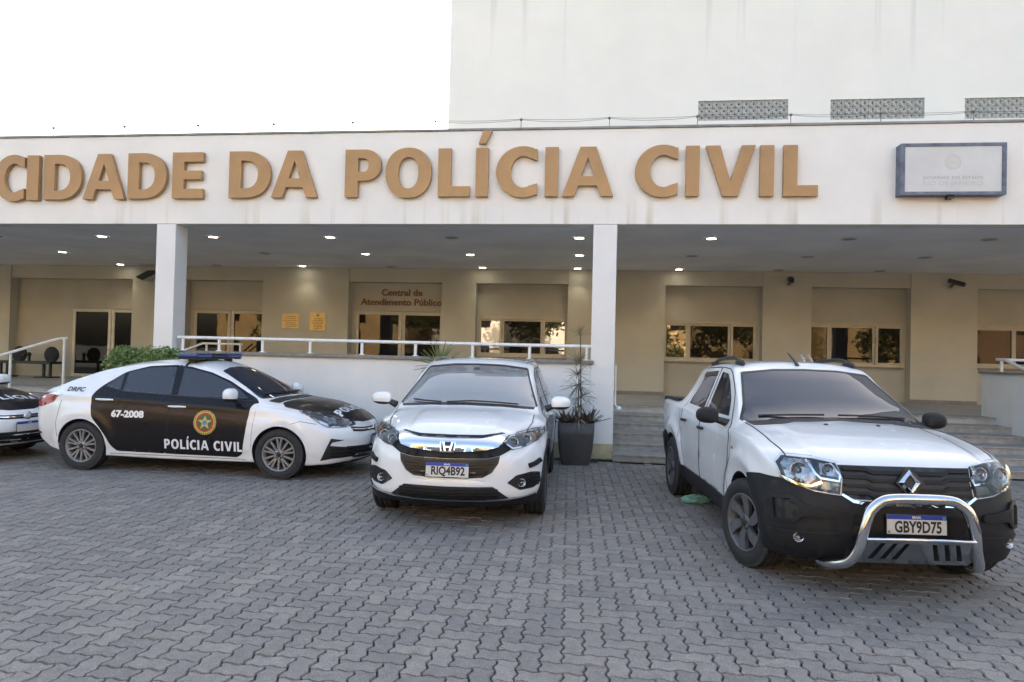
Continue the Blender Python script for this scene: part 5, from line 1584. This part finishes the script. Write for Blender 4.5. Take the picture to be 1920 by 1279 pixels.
# ------------------------------------------------------------------ white pickup
def build_pickup(loc, rz):
    root = thing('pickup_truck', 'white double-cab pickup with black bumper and chrome bull bar', 'pickup', loc, rz)
    skin, bvh = car_skin(ORO)
    car = Car(root, bvh)
    W = [(1.4145, .80, .345), (1.4145, -.80, .345), (-1.4145, .80, .345), (-1.4145, -.80, .345)]
    cut_body(root, 'body', skin, [CARWHITE, WELL], W, .40)
    for (x, y, r_) in W: make_wheel(root, x, y, .345, .225, .225, 'blade', R(15) if x > 0 else 0, (ALU_D, BRK))
    sym = lambda H_: H_ + [(-a_, b_) for a_, b_ in H_[::-1] if a_ != 0]
    line2 = lambda H_: [(-a_, b_) for a_, b_ in H_[::-1] if a_ != 0] + H_
    for v in ('R', 'L'):
        s_ = 1 if v == 'L' else -1
        # bumper return behind the corner, up to the arch
        car.patch('bumper_side', ring_arc(1.4145, .345, .405, 62, -12, 14) + [(2.02, .262), (2.06, .50), (2.02, .802), (1.80, .800), (1.62, .775)], v, CLAD, root, .012, .02, .05)
        car.patch('bumper_side', ring_arc(-1.4145, .345, .405, 118, 192, 14) + [(-2.25, .40), (-2.38, .46), (-2.38, .66), (-1.95, .66), (-1.66, .76)], v, CLAD, root, .012, .02, .05)
        car.patch('sill_cladding', [(-1.01, .25), (1.01, .25), (.97, .40), (.90, .415), (-.90, .44), (-1.02, .60), (-1.10, .62), (-1.03, .45)], v, CLAD, root, .014, .024, .07)
        fd = car.patch('door', rounded([(-.12, .43), (.82, .42), (.92, .60), (.95, .98), (.82, 1.08), (.50, 1.345), (.22, 1.52), (.10, 1.55), (-.15, 1.56), (-.14, 1.10)], .03), v, CARWHITE, root, .003, .008, .07)
        car.strip('door_seam', rounded([(-.12, .43), (.82, .42), (.92, .60), (.95, .98), (.82, 1.08), (.50, 1.345), (.22, 1.52), (.10, 1.55), (-.15, 1.56), (-.14, 1.10)], .03), v, .008, GAP, fd, .0042, .005, True)
        rd = car.patch('door', rounded([(-.135, .43), (-.155, 1.10), (-.165, 1.56), (-.72, 1.54), (-.90, 1.16), (-.96, .95), (-.95, .75), (-.86, .60), (-.78, .43)], .03), v, CARWHITE, root, .003, .008, .07)
        car.strip('door_seam', rounded([(-.135, .43), (-.155, 1.10), (-.165, 1.56), (-.72, 1.54), (-.90, 1.16), (-.96, .95), (-.95, .75), (-.86, .60), (-.78, .43)], .03), v, .008, GAP, rd, .0042, .005, True)
        car.patch('window', rounded([(-.06, 1.125), (-.085, 1.515), (.12, 1.50), (.26, 1.435), (.50, 1.27), (.66, 1.125)], .025), v, TINT, fd, .006, .004, .06)
        car.patch('window', rounded([(-.83, 1.14), (-.69, 1.49), (-.235, 1.515), (-.215, 1.125)], .025), v, TINT, rd, .006, .004, .06)
        car.patch('rain_guard', [(-.71, 1.49), (-.235, 1.518), (-.235, 1.47), (-.73, 1.44)], v, GLOSSBLK, rd, .014, .006, .06)
        for (a_, b_, dr) in ((-.05, .945, fd), (-.80, .955, rd)):
            handle(car, dr, v, a_, b_, .15, TRIMBLK, .034)
        side_mirror(root, .70, s_ * 1.015, 1.135, s_, CLAD, s_ * .84, CLAD, size=(.085, .100, .074))
        car.strip('panel_gap', [(1.0, .45), (1.02, .80), (1.0, 1.05)], v, .005, GAP, root, .0015, .004)
        car.strip('panel_gap', [(-1.06, .66), (-1.02, .90), (-1.05, 1.09)], v, .005, GAP, root, .0015, .004)
        car.patch('indicator', [(1.06, .905), (1.12, .905), (1.12, .885), (1.06, .885)], v, AMBER, root, .003, .005, .05)
        # roof rails with feet
        P, rr = [], []
        for k in range(17):
            t = k / 16
            x = .12 - 1.05 * t
            q, n = car.hit('T', x, s_ * .535)
            lift = min(1, min(t, 1 - t) * 7)
            P.append(q + Vector((0, 0, -.01 + .062 * lift))); rr.append(.020)
        rl_ = MB().tube(P, rr, 8).build('roof_rail', TRIMBLK, root)
        for x in (.06, -.86):
            q, n = car.hit('T', x, s_ * .535)
            V, F = ellipsoid((q.x, q.y, q.z + .012), (.13, .034, .042), 16, 8)
            MB().add(V, F, True).build('foot', TRIMBLK, rl_)
        # headlight
        hl = part('headlight', root)
        HP = [(.462, .930), (.60, .950), (.775, .952), (.82, .905), (.795, .800), (.62, .742), (.46, .724), (.442, .83)]
        car.patch('housing', mir(HP, s_), 'F', LAMPDK, hl, .003, .008, .035)
        car.patch('reflector', mir([(.62, .935), (.765, .938), (.795, .90), (.775, .815), (.66, .775), (.60, .82)], s_), 'F', LAMPCH, hl, .007, .006, .03)
        car.patch('reflector', mir([(.475, .91), (.57, .925), (.575, .85), (.46, .835)], s_), 'F', LAMPCH, hl, .007, .006, .03)
        car.patch('reflector', mir([(.47, .80), (.56, .80), (.58, .755), (.475, .745)], s_), 'F', LAMPG, hl, .007, .006, .03)
        bowl(car, hl, 'F', s_ * .70, .865, .062)
        bowl(car, hl, 'F', s_ * .525, .882, .046)
        car.strip('light_guide', mir([(.80, .815), (.71, .775), (.64, .768), (.57, .80)], s_), 'F', .017, CHROME, hl, .014, .010)
        car.strip('light_guide', mir([(.645, .935), (.605, .855), (.575, .825), (.46, .812), (.452, .85), (.50, .925)], s_), 'F', .014, CHROME, hl, .014, .010)
        car.patch('lens', mir(HP, s_), 'F', CLEAR, hl, .030, .004, .035)
        # pod in the bumper corner
        PO = [(.862, .676), (.745, .692), (.690, .642), (.48, .618), (.485, .572), (.69, .568), (.735, .512), (.85, .498)]
        PI = [(.838, .655), (.755, .665), (.712, .625), (.71, .585), (.75, .535), (.83, .523)]
        pod = car.patch('bumper_pod', rounded(mir(PO, s_), .02), 'F', CLAD, root, .034, .040, .04, holes=[mir(PI, s_)])
        car.patch('recess', mir(PI, s_), 'F', TRIMBLK, pod, .013, .004, .04)
        bowl(car, root, 'F', s_ * .715, .412, .034, name='fog_lamp', off=.012)
        car.strip('bumper_crease', mir([(.45, .47), (.70, .455), (.86, .44)], s_), 'F', .02, CLAD, root, .022, .02)
        car.strip('panel_gap', [(1.02, s_ * .765), (1.40, s_ * .775), (1.70, s_ * .775), (1.93, s_ * .75)], 'T', .008, GAP, root, .0035, .006)
        pass
    # front face
    car.patch('bumper', sym([(0, .688), (.37, .690), (.455, .716), (.62, .734), (.80, .796), (.875, .80), (.885, .60), (.87, .40), (.80, .27), (0, .255)]), 'F', CLAD, root, .014, .02, .06)
    gr = car.patch('grille', sym([(0, .922), (.455, .920), (.434, .83), (.450, .722), (.37, .700), (0, .695)]), 'F', TRIMBLK, root, .004, .010, .05)
    for z in (.895, .845, .79, .74):
        w_ = .43
        car.strip('slat', [(-w_, z), (-.28, z), (-.24, z - .018), (.24, z - .018), (.28, z), (w_, z)], 'F', .022, CLAD, gr, .022, .02)
    car.strip('chrome_trim', line2([(0, .668), (.32, .672), (.385, .684), (.452, .726)]), 'F', .018, CHROME, root, .024, .014)
    lw = car.patch('lower_grille', sym([(0, .60), (.38, .605), (.40, .44), (.32, .40), (0, .395)]), 'F', GLOSSBLK, root, .018, .012, .06)
    # diamond badge
    q, n = car.hit('F', 0, .825)
    bd = part('badge', root)
    bd.location = (q.x + .035, 0, .826); bd.rotation_euler = (0, R(-10), 0)
    O_ = [(0, .092), (.080, 0), (0, -.092), (-.080, 0)]
    I_ = [(0, .050), (.033, 0), (0, -.050), (-.033, 0)]
    MB().add([(.0, a_, b_) for a_, b_ in O_] + [(.020, a_ * .72, b_ * .72) for a_, b_ in O_] + [(.004, a_, b_) for a_, b_ in I_], [(k, (k + 1) % 4, 4 + (k + 1) % 4, 4 + k) for k in range(4)] + [(4 + k, 4 + (k + 1) % 4, 8 + (k + 1) % 4, 8 + k) for k in range(4)]).build('diamond', CHROME, bd)
    MB().prism([(a_ * 1.25, b_ * 1.2) for a_, b_ in O_], -.03, -.001, 'x').build('backing', TRIMBLK, bd)
    # glass
    car.patch('windscreen', rounded(sym([(0, 1.552), (.3, 1.545), (.585, 1.512), (.63, 1.40), (.70, 1.24), (.770, 1.120), (.74, 1.115), (.4, 1.152), (0, 1.165)]), .025), 'F', TINT, root, .004, .008, .05)
    for s_ in (1, -1): car.strip('glass_edge', mir([(.59, 1.515), (.635, 1.40), (.705, 1.24), (.778, 1.115)], s_), 'F', .018, GLOSSBLK, root, .006, .004)
    car.strip('glass_edge', line2([(0, 1.556), (.3, 1.549), (.588, 1.516)]), 'F', .014, GLOSSBLK, root, .006, .004)
    car.patch('cowl', sym([(0, 1.163), (.4, 1.150), (.75, 1.113), (.74, 1.10), (.4, 1.135), (0, 1.147)]), 'F', TRIMBLK, root, .005, .006, .05)
    car.patch('sticker', [(-.66, 1.175), (-.635, 1.178), (-.63, 1.155), (-.655, 1.152)], 'F', DECALW, root, .0065, .003, .05)
    wiper(car, root, [(-.64, 1.145), (-.4, 1.16), (-.10, 1.168)])
    wiper(car, root, [(.02, 1.168), (.3, 1.168), (.60, 1.15)])
    for (x, y) in ((1.33, -.21), (1.33, .21)):
        q, n = car.hit('T', x, y)
        V, F = ellipsoid((q.x, q.y, q.z), (.02, .018, .012), 10, 6)
        MB().add(V, F, True).build('washer_nozzle', TRIMBLK, root)
    q, n = car.hit('T', .22, -.03)
    MB().tube([q, q + Vector((-.03, 0, .03)), q + Vector((-.26, 0, .13))], [.022, .014, .006], 8).build('antenna', TRIMBLK, root)
    # load bed: dark cover and rail caps
    car.patch('bed_cover', rounded([(-1.48, -.70), (-1.48, .70), (-2.38, .70), (-2.38, -.70)], .05), 'T', TRIMBLK, root, .018, .024, .1)
    for s_ in (1, -1): car.strip('bed_rail', [(-1.46, s_ * .79), (-1.9, s_ * .79), (-2.36, s_ * .77)], 'T', .06, CLAD, root, .028, .03)
    car.patch('rear_window', rounded([(-.52, 1.20), (-.48, 1.48), (.48, 1.48), (.52, 1.20)], .04), 'B', TINT, root, .004, .008, .08)
    plate(root, 2.262, .552, 'GBY9D75', R(-3), 0, .02)
    # bull bar
    bb_ = part('bull_bar', root)
    xq = 2.40
    path = []
    ctrl = [(2.10, -.57, .235), (2.22, -.545, .25), (2.34, -.475, .30), (2.39, -.425, .40), (2.41, -.395, .54), (2.41, -.355, .655), (2.41, -.275, .722), (2.41, -.18, .742), (2.41, 0, .745)]
    ctrl = ctrl + [(a_, -b_, c_) for a_, b_, c_ in ctrl[-2::-1]]
    C_ = [Vector((p[0] - .02, p[1] * .91 - .03, p[2] + .005)) for p in ctrl]
    for i in range(len(C_) - 1):
        p0, p1, p2, p3 = C_[max(i - 1, 0)], C_[i], C_[i + 1], C_[min(i + 2, len(C_) - 1)]
        for q_ in range(5):
            t = q_ / 5
            path.append(0.5 * ((2 * p1) + (p2 - p0) * t + (2 * p0 - 5 * p1 + 4 * p2 - p3) * t * t + (3 * p1 - p0 - 3 * p2 + p3) * t ** 3))
    path.append(C_[-1])
    MB().tube(path, .035, 18).build('tube', mat('worn_chrome', (0.62, 0.62, 0.63), 0.10, metal=1.0, var=0.12, scale=7), bb_)
    for y in (-.19, .13): MB().box(2.20, 2.38, y - .012, y + .012, .690, .712).build('bracket', TRIMBLK, bb_)
    # skid plate with slots between the legs
    SKP = mat('polished_steel', (0.40, 0.40, 0.41), 0.16, metal=1.0, var=0.15, scale=5)
    outer = [(-.39, .478), (-.2, .487), (0, .49), (.2, .487), (.39, .478), (.44, .345), (.40, .300), (-.40, .300), (-.44, .345)]
    slots = []
    for k in range(3):
        for s_ in (1, -1):
            y = .10 + .085 * k
            sl = [(s_ * (y - .02), .458), (s_ * (y + .012), .458), (s_ * (y + .075), .335), (s_ * (y + .035), .335)]
            slots.append(sl)
    def skid(y, z): return 2.425 - (max(0, .48 - z)) * .55 - .10 * y * y
    pts, edg = [], []
    for lp in [outer] + slots:
        o = len(pts); pts += [Vector(p) for p in lp]; edg += [(o + k, o + (k + 1) % len(lp)) for k in range(len(lp))]
    vs, es, fs, _, _, _ = delaunay_2d_cdt(pts, edg, [], 0, 1e-7)
    tri = []
    for f_ in fs:
        c = sum((vs[i] for i in f_), Vector((0, 0))) / len(f_)
        if inside_poly(c, outer) and not any(inside_poly(c, h_) for h_ in slots): tri.append(list(f_))
    mb = MB().add([(skid(v.x, v.y), v.x * .91 - .03, v.y) for v in vs], tri).add([(skid(v.x, v.y) - .004, v.x * .91 - .03, v.y) for v in vs], [t[::-1] for t in tri])
    mb.build('skid_plate', SKP, bb_, fix=False)
    MB().prism([(-.43, .30), (.43, .30), (.43, .47), (-.43, .47)], 2.20, 2.205, 'x').build('backing', WELL, bb_)
    MB().tube([(skid(y, .487) + .004, y * .91 - .03, .482 + .008 * (1 - (y / .39) ** 2)) for y in [-.39 + .078 * k for k in range(11)]], .010, 8).build('plate_edge', CHROME, bb_)
    return root

police = build_saloon('police_car', 'black and white police saloon with blue light bar in front of the terrace', (-5.31, 9.19, 0), 0.0)
police2 = copy_tree(police)
police2.location = (-10.22, 9.08, 0); police2.rotation_euler = (0, 0, R(-5))
police2['label'] = 'black and white police car mostly cut off at the left edge'
crossover = build_crossover((-1.455, 8.54, 0), R(-88))
pickup = build_pickup((1.915, 7.33, 0), R(-84.3))
# ------------------------------------------------------------------ plants
def leaf_mat(name, c1, c2, rough=0.55):
    m, nt, b = nodes(name)
    N = nt.nodes.new; L = nt.links.new
    g_ = N('ShaderNodeNewGeometry')
    n = N('ShaderNodeTexNoise'); n.inputs['Scale'].default_value = 6.0
    L(g_.outputs['Position'], n.inputs['Vector'])
    ad = N('ShaderNodeMath'); ad.operation = 'ADD'; L(g_.outputs['Random Per Island'], ad.inputs[0]); L(n.outputs['Fac'], ad.inputs[1])
    rp = N('ShaderNodeValToRGB'); L(ad.outputs[0], rp.inputs[0])
    mr = rp.color_ramp.elements
    mr[0].position = 0.3; mr[0].color = (*c1, 1); mr[1].position = 1.0; mr[1].color = (*c2, 1)
    L(rp.outputs[0], b.inputs['Base Color'])
    b.inputs['Roughness'].default_value = rough
    b.inputs['Specular IOR Level'].default_value = 0.4
    try:
        b.inputs['Subsurface Weight'].default_value = 0.0
        b.inputs['Transmission Weight'].default_value = 0.0
    except Exception: pass
    MATS[name] = m
    return m
BUSHLEAF = leaf_mat('bush_leaf', (0.06, 0.11, 0.035), (0.19, 0.28, 0.10))
TREELEAF = leaf_mat('tree_leaf', (0.05, 0.075, 0.02), (0.16, 0.15, 0.04))
YUCCA = leaf_mat('yucca_leaf', (0.09, 0.15, 0.06), (0.20, 0.26, 0.12))
DRAC = leaf_mat('dracaena_leaf', (0.09, 0.10, 0.06), (0.22, 0.21, 0.14))
BROMEL = leaf_mat('bromeliad_leaf', (0.035, 0.033, 0.025), (0.10, 0.075, 0.055))
BARK = mat('bark', (0.10, 0.075, 0.05), 0.9, var=0.3, scale=12, bump=0.5, bscale=20)
POTM = mat('dark_grey_planter', (0.060, 0.060, 0.062), 0.55, var=0.2, scale=4, bump=0.1, bscale=30)
SOIL = mat('soil', (0.045, 0.032, 0.022), 0.95, var=0.3, scale=20, bump=0.6, bscale=30)

def leaf_cloud(mb, pts, size, rng, flat=0.0):
    for p in pts:
        d = Vector((rng.gauss(0, 1), rng.gauss(0, 1), rng.gauss(0.4, 0.8))).normalized()
        a_ = d.cross(Vector((rng.gauss(0, 1), rng.gauss(0, 1), rng.gauss(0, 1)))).normalized()
        n = d.cross(a_)
        s_ = size * rng.uniform(0.6, 1.3)
        p = Vector(p)
        mb.add([p - d * s_ * 0.5, p + a_ * s_ * 0.26 + n * s_ * 0.05, p + d * s_ * 0.5, p - a_ * s_ * 0.26 + n * s_ * 0.05], [(0, 1, 2, 3)])

def bush():
    rng = random.Random(3)
    b_ = thing('shrub', 'round leafy green shrub behind the police car by the left column', 'shrub', (-7.52, 10.82, 0))
    blobs = [(rng.uniform(-.55, .55), rng.uniform(-.25, .2), rng.uniform(.75, 1.42), rng.uniform(.16, .30)) for _ in range(34)]
    blobs += [(-.35, 0, .6, .42), (.3, 0, .6, .42), (0, -.1, .9, .4), (.0, .0, 1.35, .28), (-.3, 0, 1.25, .25), (.3, .0, 1.38, .25), (.45, 0, 1.4, .2)]
    pts = []
    for (x, y, z, r_) in blobs:
        for _ in range(int(700 * r_ * r_ / .06)):
            u = Vector((rng.gauss(0, 1), rng.gauss(0, 1), rng.gauss(0, 1))).normalized() * r_ * rng.uniform(.6, 1.05)
            if x + u.x > -1.0: pts.append((x + u.x, y + u.y, max(.05, z + u.z)))
    mb = MB(); leaf_cloud(mb, pts, .06, rng)
    o = mb.build('foliage', BUSHLEAF, b_, fix=False); tag(o, kind='stuff')
    st = MB()
    for _ in range(9):
        a_ = rng.uniform(-.35, .35); st.tube([(a_ * .3, 0, 0), (a_, rng.uniform(-.1, .1), .6), (a_ * 1.4, rng.uniform(-.15, .15), 1.1)], [.022, .014, .006], 6)
    st.build('stems', BARK, b_)
bush()

def blade(mb, base, d, L_, w, droop, rng, n=5):
    """one sword-shaped leaf"""
    d = Vector(d).normalized()
    side = d.cross(Vector((0, 0, 1)))
    if side.length < 0.05: side = Vector((1, 0, 0))
    side.normalize()
    up = side.cross(d)
    V = []
    p = Vector(base)
    for k in range(n + 1):
        t = k / n
        q = p + d * L_ * t - Vector((0, 0, 1)) * droop * L_ * t * t
        ww = w * (0.55 + 0.9 * t if t < 0.4 else (1 - t) / 0.6 * 0.91 + 0.02)
        V += [q - side * ww / 2 + up * w * .18, q - up * w * 0.0, q + side * ww / 2 + up * w * .18]
    F = []
    for k in range(n):
        F += [(3 * k, 3 * k + 1, 3 * k + 4, 3 * k + 3), (3 * k + 1, 3 * k + 2, 3 * k + 5, 3 * k + 4)]
    mb.add(V, F, True)

def rosette(parent, name, c, n, L_, w, mt, rng, up=(0.05, 1.0), droop=(0.0, .35)):
    """n separate sword leaves round a point"""
    for k in range(n):
        a_ = 2.399963 * k + rng.uniform(-.2, .2)
        e_ = rng.uniform(*up)
        mb = MB()
        blade(mb, c, (math.cos(a_) * math.cos(e_), math.sin(a_) * math.cos(e_), math.sin(e_)), L_ * rng.uniform(.75, 1.1), w, rng.uniform(*droop), rng)
        mb.build(name, mt, parent, fix=False)

rng_ = random.Random(8)
yu = thing('yucca_plant', 'spiky green yucca showing above the roof of the white crossover', 'plant', (-2.49, 10.75, 0))
MB().tube([(0, 0, 0), (.02, 0, .6), (0, 0, 1.42)], [.05, .045, .035], 8).build('trunk', BARK, yu)
rosette(yu, 'leaf', (0, 0, 1.40), 64, .46, .042, YUCCA, rng_, (-.25, 1.45), (0, .2))

# planter with tall plants by the right column
pl = thing('planter', 'tall tapered dark grey planter at the foot of the right column', 'planter', (-.335, 10.72, 0))
H_, w0, w1 = .635, .205, .275
mb = MB()
prof = [(w0, 0.0), (w0 + .025, .1), (w0 + .05, .25), (w1 - .005, .45), (w1, H_), (w1 - .03, H_), (w1 - .035, H_ - .06)]
ring = []
for (r_, z) in prof: ring.append([(x, y, z) for x, y in rounded([(-r_, -r_), (r_, -r_), (r_, r_), (-r_, r_)], .05, 3)])
k = len(ring[0])
V = [p for r_ in ring for p in r_]
F = [(i * k + q, i * k + (q + 1) % k, (i + 1) * k + (q + 1) % k, (i + 1) * k + q) for i in range(len(prof) - 1) for q in range(k)]
mb.add(V, F, True).add(ring[0], [tuple(range(k))])
mb.build('pot', POTM, pl)
MB().add([(x, y, H_ - .05) for x, y, z in ring[-1]], [tuple(range(k))]).build('soil', SOIL, pl)
dr = thing('potted_plant', 'thin spiky stems and dark low leaves growing in the grey planter', 'plant', (-.335, 10.72, H_ - .05))
for (x, y, h_, lean) in ((.02, .02, .78, .0), (.07, 0, 1.38, -.04)):
    MB().tube([(x, y, 0), (x + lean * .5, y, h_ * .5), (x + lean, y, h_)], [.010, .009, .007], 7).build('stem', BARK, dr)
for (x, z, n, L_, u) in ((.03, 1.36, 16, .22, (.2, 1.4)), (.0, .94, 34, .27, (-.3, 1.35)), (.0, .76, 26, .24, (-.5, 1.2)), (.01, .60, 40, .28, (-.8, .7)), (.06, .42, 34, .24, (-.7, .9)), (.04, .28, 24, .2, (-.6, .9))):
    rosette(dr, 'leaf', (x, .02, z), n, L_, .020, DRAC, rng_, u, (0, .35))
for (x, y) in ((-.18, -.1), (-.08, -.16), (-.2, .08), (.12, -.12), (.2, .0), (.02, .12), (.16, .14)):
    rosette(dr, 'leaf', (x, y, .0), 13, .33, .052, BROMEL, rng_, (.3, 1.3), (0, .3))
for k in range(12):
    mbx = MB(); a_ = rng_.uniform(-2.6, -.5)
    blade(mbx, (.03, -.12, .08), (math.cos(a_), math.sin(a_), .5), .26, .016, 1.0, rng_)
    mbx.build('leaf', mat('dry_leaf', (0.28, 0.20, 0.12), 0.7, var=0.3, scale=9), dr, fix=False)

# weeds along the column foot
wd = MB()
for _ in range(260):
    x = rng_.choice([rng_.uniform(-.05, .26), rng_.uniform(-.62, .05), rng_.uniform(.25, 1.0)])
    blade(wd, (x, 11.2 - rng_.uniform(0, .05) if x < .25 else 11.03, 0), (rng_.gauss(0, .5), rng_.gauss(0, .5) - .2, 1), rng_.uniform(.02, .06), .008, .4, rng_, 2)
o = wd.build('weeds', BUSHLEAF, None, fix=False)
tag(o, 'small green weeds growing at the foot of the column and steps', 'weeds', kind='stuff')

# plastic bag under the pickup
bg_ = MB()
rng_b = random.Random(4)
V, F = ellipsoid((0, 0, .035), (.17, .10, .05), 22, 10)
V = [(x + rng_b.uniform(-.018, .018), y + rng_b.uniform(-.018, .018), max(.002, z + rng_b.uniform(-.014, .014))) for x, y, z in V]
bg_.add(V, F, False)
o = bg_.build('plastic_bag', mat('green_plastic', (0.20, 0.40, 0.31), 0.3, var=0.3, scale=18))
o.location = (1.12, 8.20, 0); o.rotation_euler = (0, 0, .3)
tag(o, 'crumpled pale green plastic bag on the paving beside the pickup', 'bag')
# leaf litter
lt = MB()
lt.add([(0, 0, .004), (.03, .012, .014), (.055, 0, .006), (.028, -.014, .012)], [(0, 1, 2, 3)])
o = lt.build('fallen_leaf', mat('brown_leaf', (0.14, 0.05, 0.03), 0.8), fix=False)
o.location = (-3.0, 6.75, 0.0)
tag(o, 'single small brown fallen leaf on the paving before the police car', 'leaf')
# hose bib on the column side
hz = thing('wall_tap', 'small white tap and pipe on the right side of the right column', 'tap', (.229, YF + .30, .75))
MB().tube([(.03, 0, .75), (.03, 0, .12), (.07, -.04, .05)], .014, 8).tube([(.0, 0, .55), (.03, 0, .55)], .01, 6).build('pipe', RAILW, hz)
V, F = ellipsoid((.09, -.05, .05), (.045, .035, .04), 12, 8)
MB().add(V, F, True).build('tap_head', RAILW, hz)

# ------------------------------------------------------------------ trees and houses across the yard, behind the viewer (they show in the glass and chrome; unseen houses shaped to bounce warm light)
def tree(label, loc, h, r_, seed, mt):
    rng = random.Random(seed)
    t = thing('tree', label, 'tree', loc, group='trees across the yard')
    tk = MB().tube([(0, 0, 0), (.1, .05, h * .3), (-.05, .1, h * .55), (.0, 0, h * .8)], [.22, .17, .12, .05], 10)
    for k in range(7):
        a_ = 2 * math.pi * k / 7 + rng.uniform(-.3, .3); z = h * rng.uniform(.35, .6)
        tk.tube([(0, 0, z), (math.cos(a_) * r_ * .4, math.sin(a_) * r_ * .4, z + h * .14), (math.cos(a_) * r_ * .8, math.sin(a_) * r_ * .8, z + h * .24)], [.08, .05, .02], 6)
    tk.build('trunk', BARK, t)
    pts = []
    for _ in range(26):
        c = Vector((rng.gauss(0, .5) * r_, rng.gauss(0, .5) * r_, h * .60 + rng.gauss(0, .17) * h)); q = r_ * rng.uniform(.25, .5)
        for _ in range(110):
            pts.append(c + Vector((rng.gauss(0, 1), rng.gauss(0, 1), rng.gauss(0, .7))).normalized() * q * rng.uniform(.5, 1))
    mb = MB(); leaf_cloud(mb, pts, .42, rng)
    o = mb.build('crown', mt, t, fix=False); tag(o, kind='stuff')
spots = [(-24, -17, 7.5, 3.0), (-13, -14, 7, 2.8), (-4.5, -17, 8, 3.2), (2.5, -13, 6.5, 2.6), (9, -16, 7.5, 3.0), (20, -15, 8, 3.2)]
names_ = ['first', 'second', 'third', 'fourth', 'fifth', 'sixth', 'seventh', 'eighth', 'ninth', 'tenth', 'eleventh']
for i, (x, y, h_, r_) in enumerate(spots):
    tree(f'leafy yard tree opposite the building, {names_[i]} of the row', (x, y, 0), h_, r_, 40 + i, TREELEAF)
OCHRE = mat('ochre_house_paint', (0.55, 0.38, 0.18), 0.8, var=0.15, scale=1)
PALEH = mat('pale_house_paint', (0.72, 0.66, 0.55), 0.8, var=0.15, scale=1)
BRICKH = mat('brown_house_paint', (0.25, 0.15, 0.09), 0.8, var=0.15, scale=1)
TILE = mat('roof_tile', (0.30, 0.12, 0.06), 0.8, var=0.2, scale=3)
for i, (x, y, w_, d_, h_, m_, lab) in enumerate(((-26, -30, 18, 10, 11, OCHRE, 'unseen ochre block of flats across the yard at the left, shaped for bounced light'), (-6, -33, 19, 10, 13.5, PALEH, 'unseen pale block of flats across the yard in the middle, shaped for bounced light'), (15, -32, 20, 10, 9, OCHRE, 'unseen low ochre block of flats across the yard at the right, shaped for bounced light'), (37, -28, 20, 10, 9, BRICKH, 'unseen brown block of flats across the yard at the far right, shaped for bounced light'))):
    hs = thing('house', lab, 'house', (x, y, 0))
    box_obj('wall', m_, hs, -w_ / 2, w_ / 2, -d_ / 2, d_ / 2, 0, h_)
    MB().prism([(-w_ / 2 - .4, h_ + .01), (w_ / 2 + .4, h_ + .01), (0, h_ + 2.2)], -d_ / 2 - .4, d_ / 2 + .4, 'y').build('roof', TILE, hs)
    for k in range(6):
        for s_ in range(3):
            xx = -w_ / 2 + (k + .5) * w_ / 6
            box_obj('window', PANE, hs, xx - .6, xx + .6, d_ / 2 + .005, d_ / 2 + .03, 1.0 + 3 * s_, 2.3 + 3 * s_)
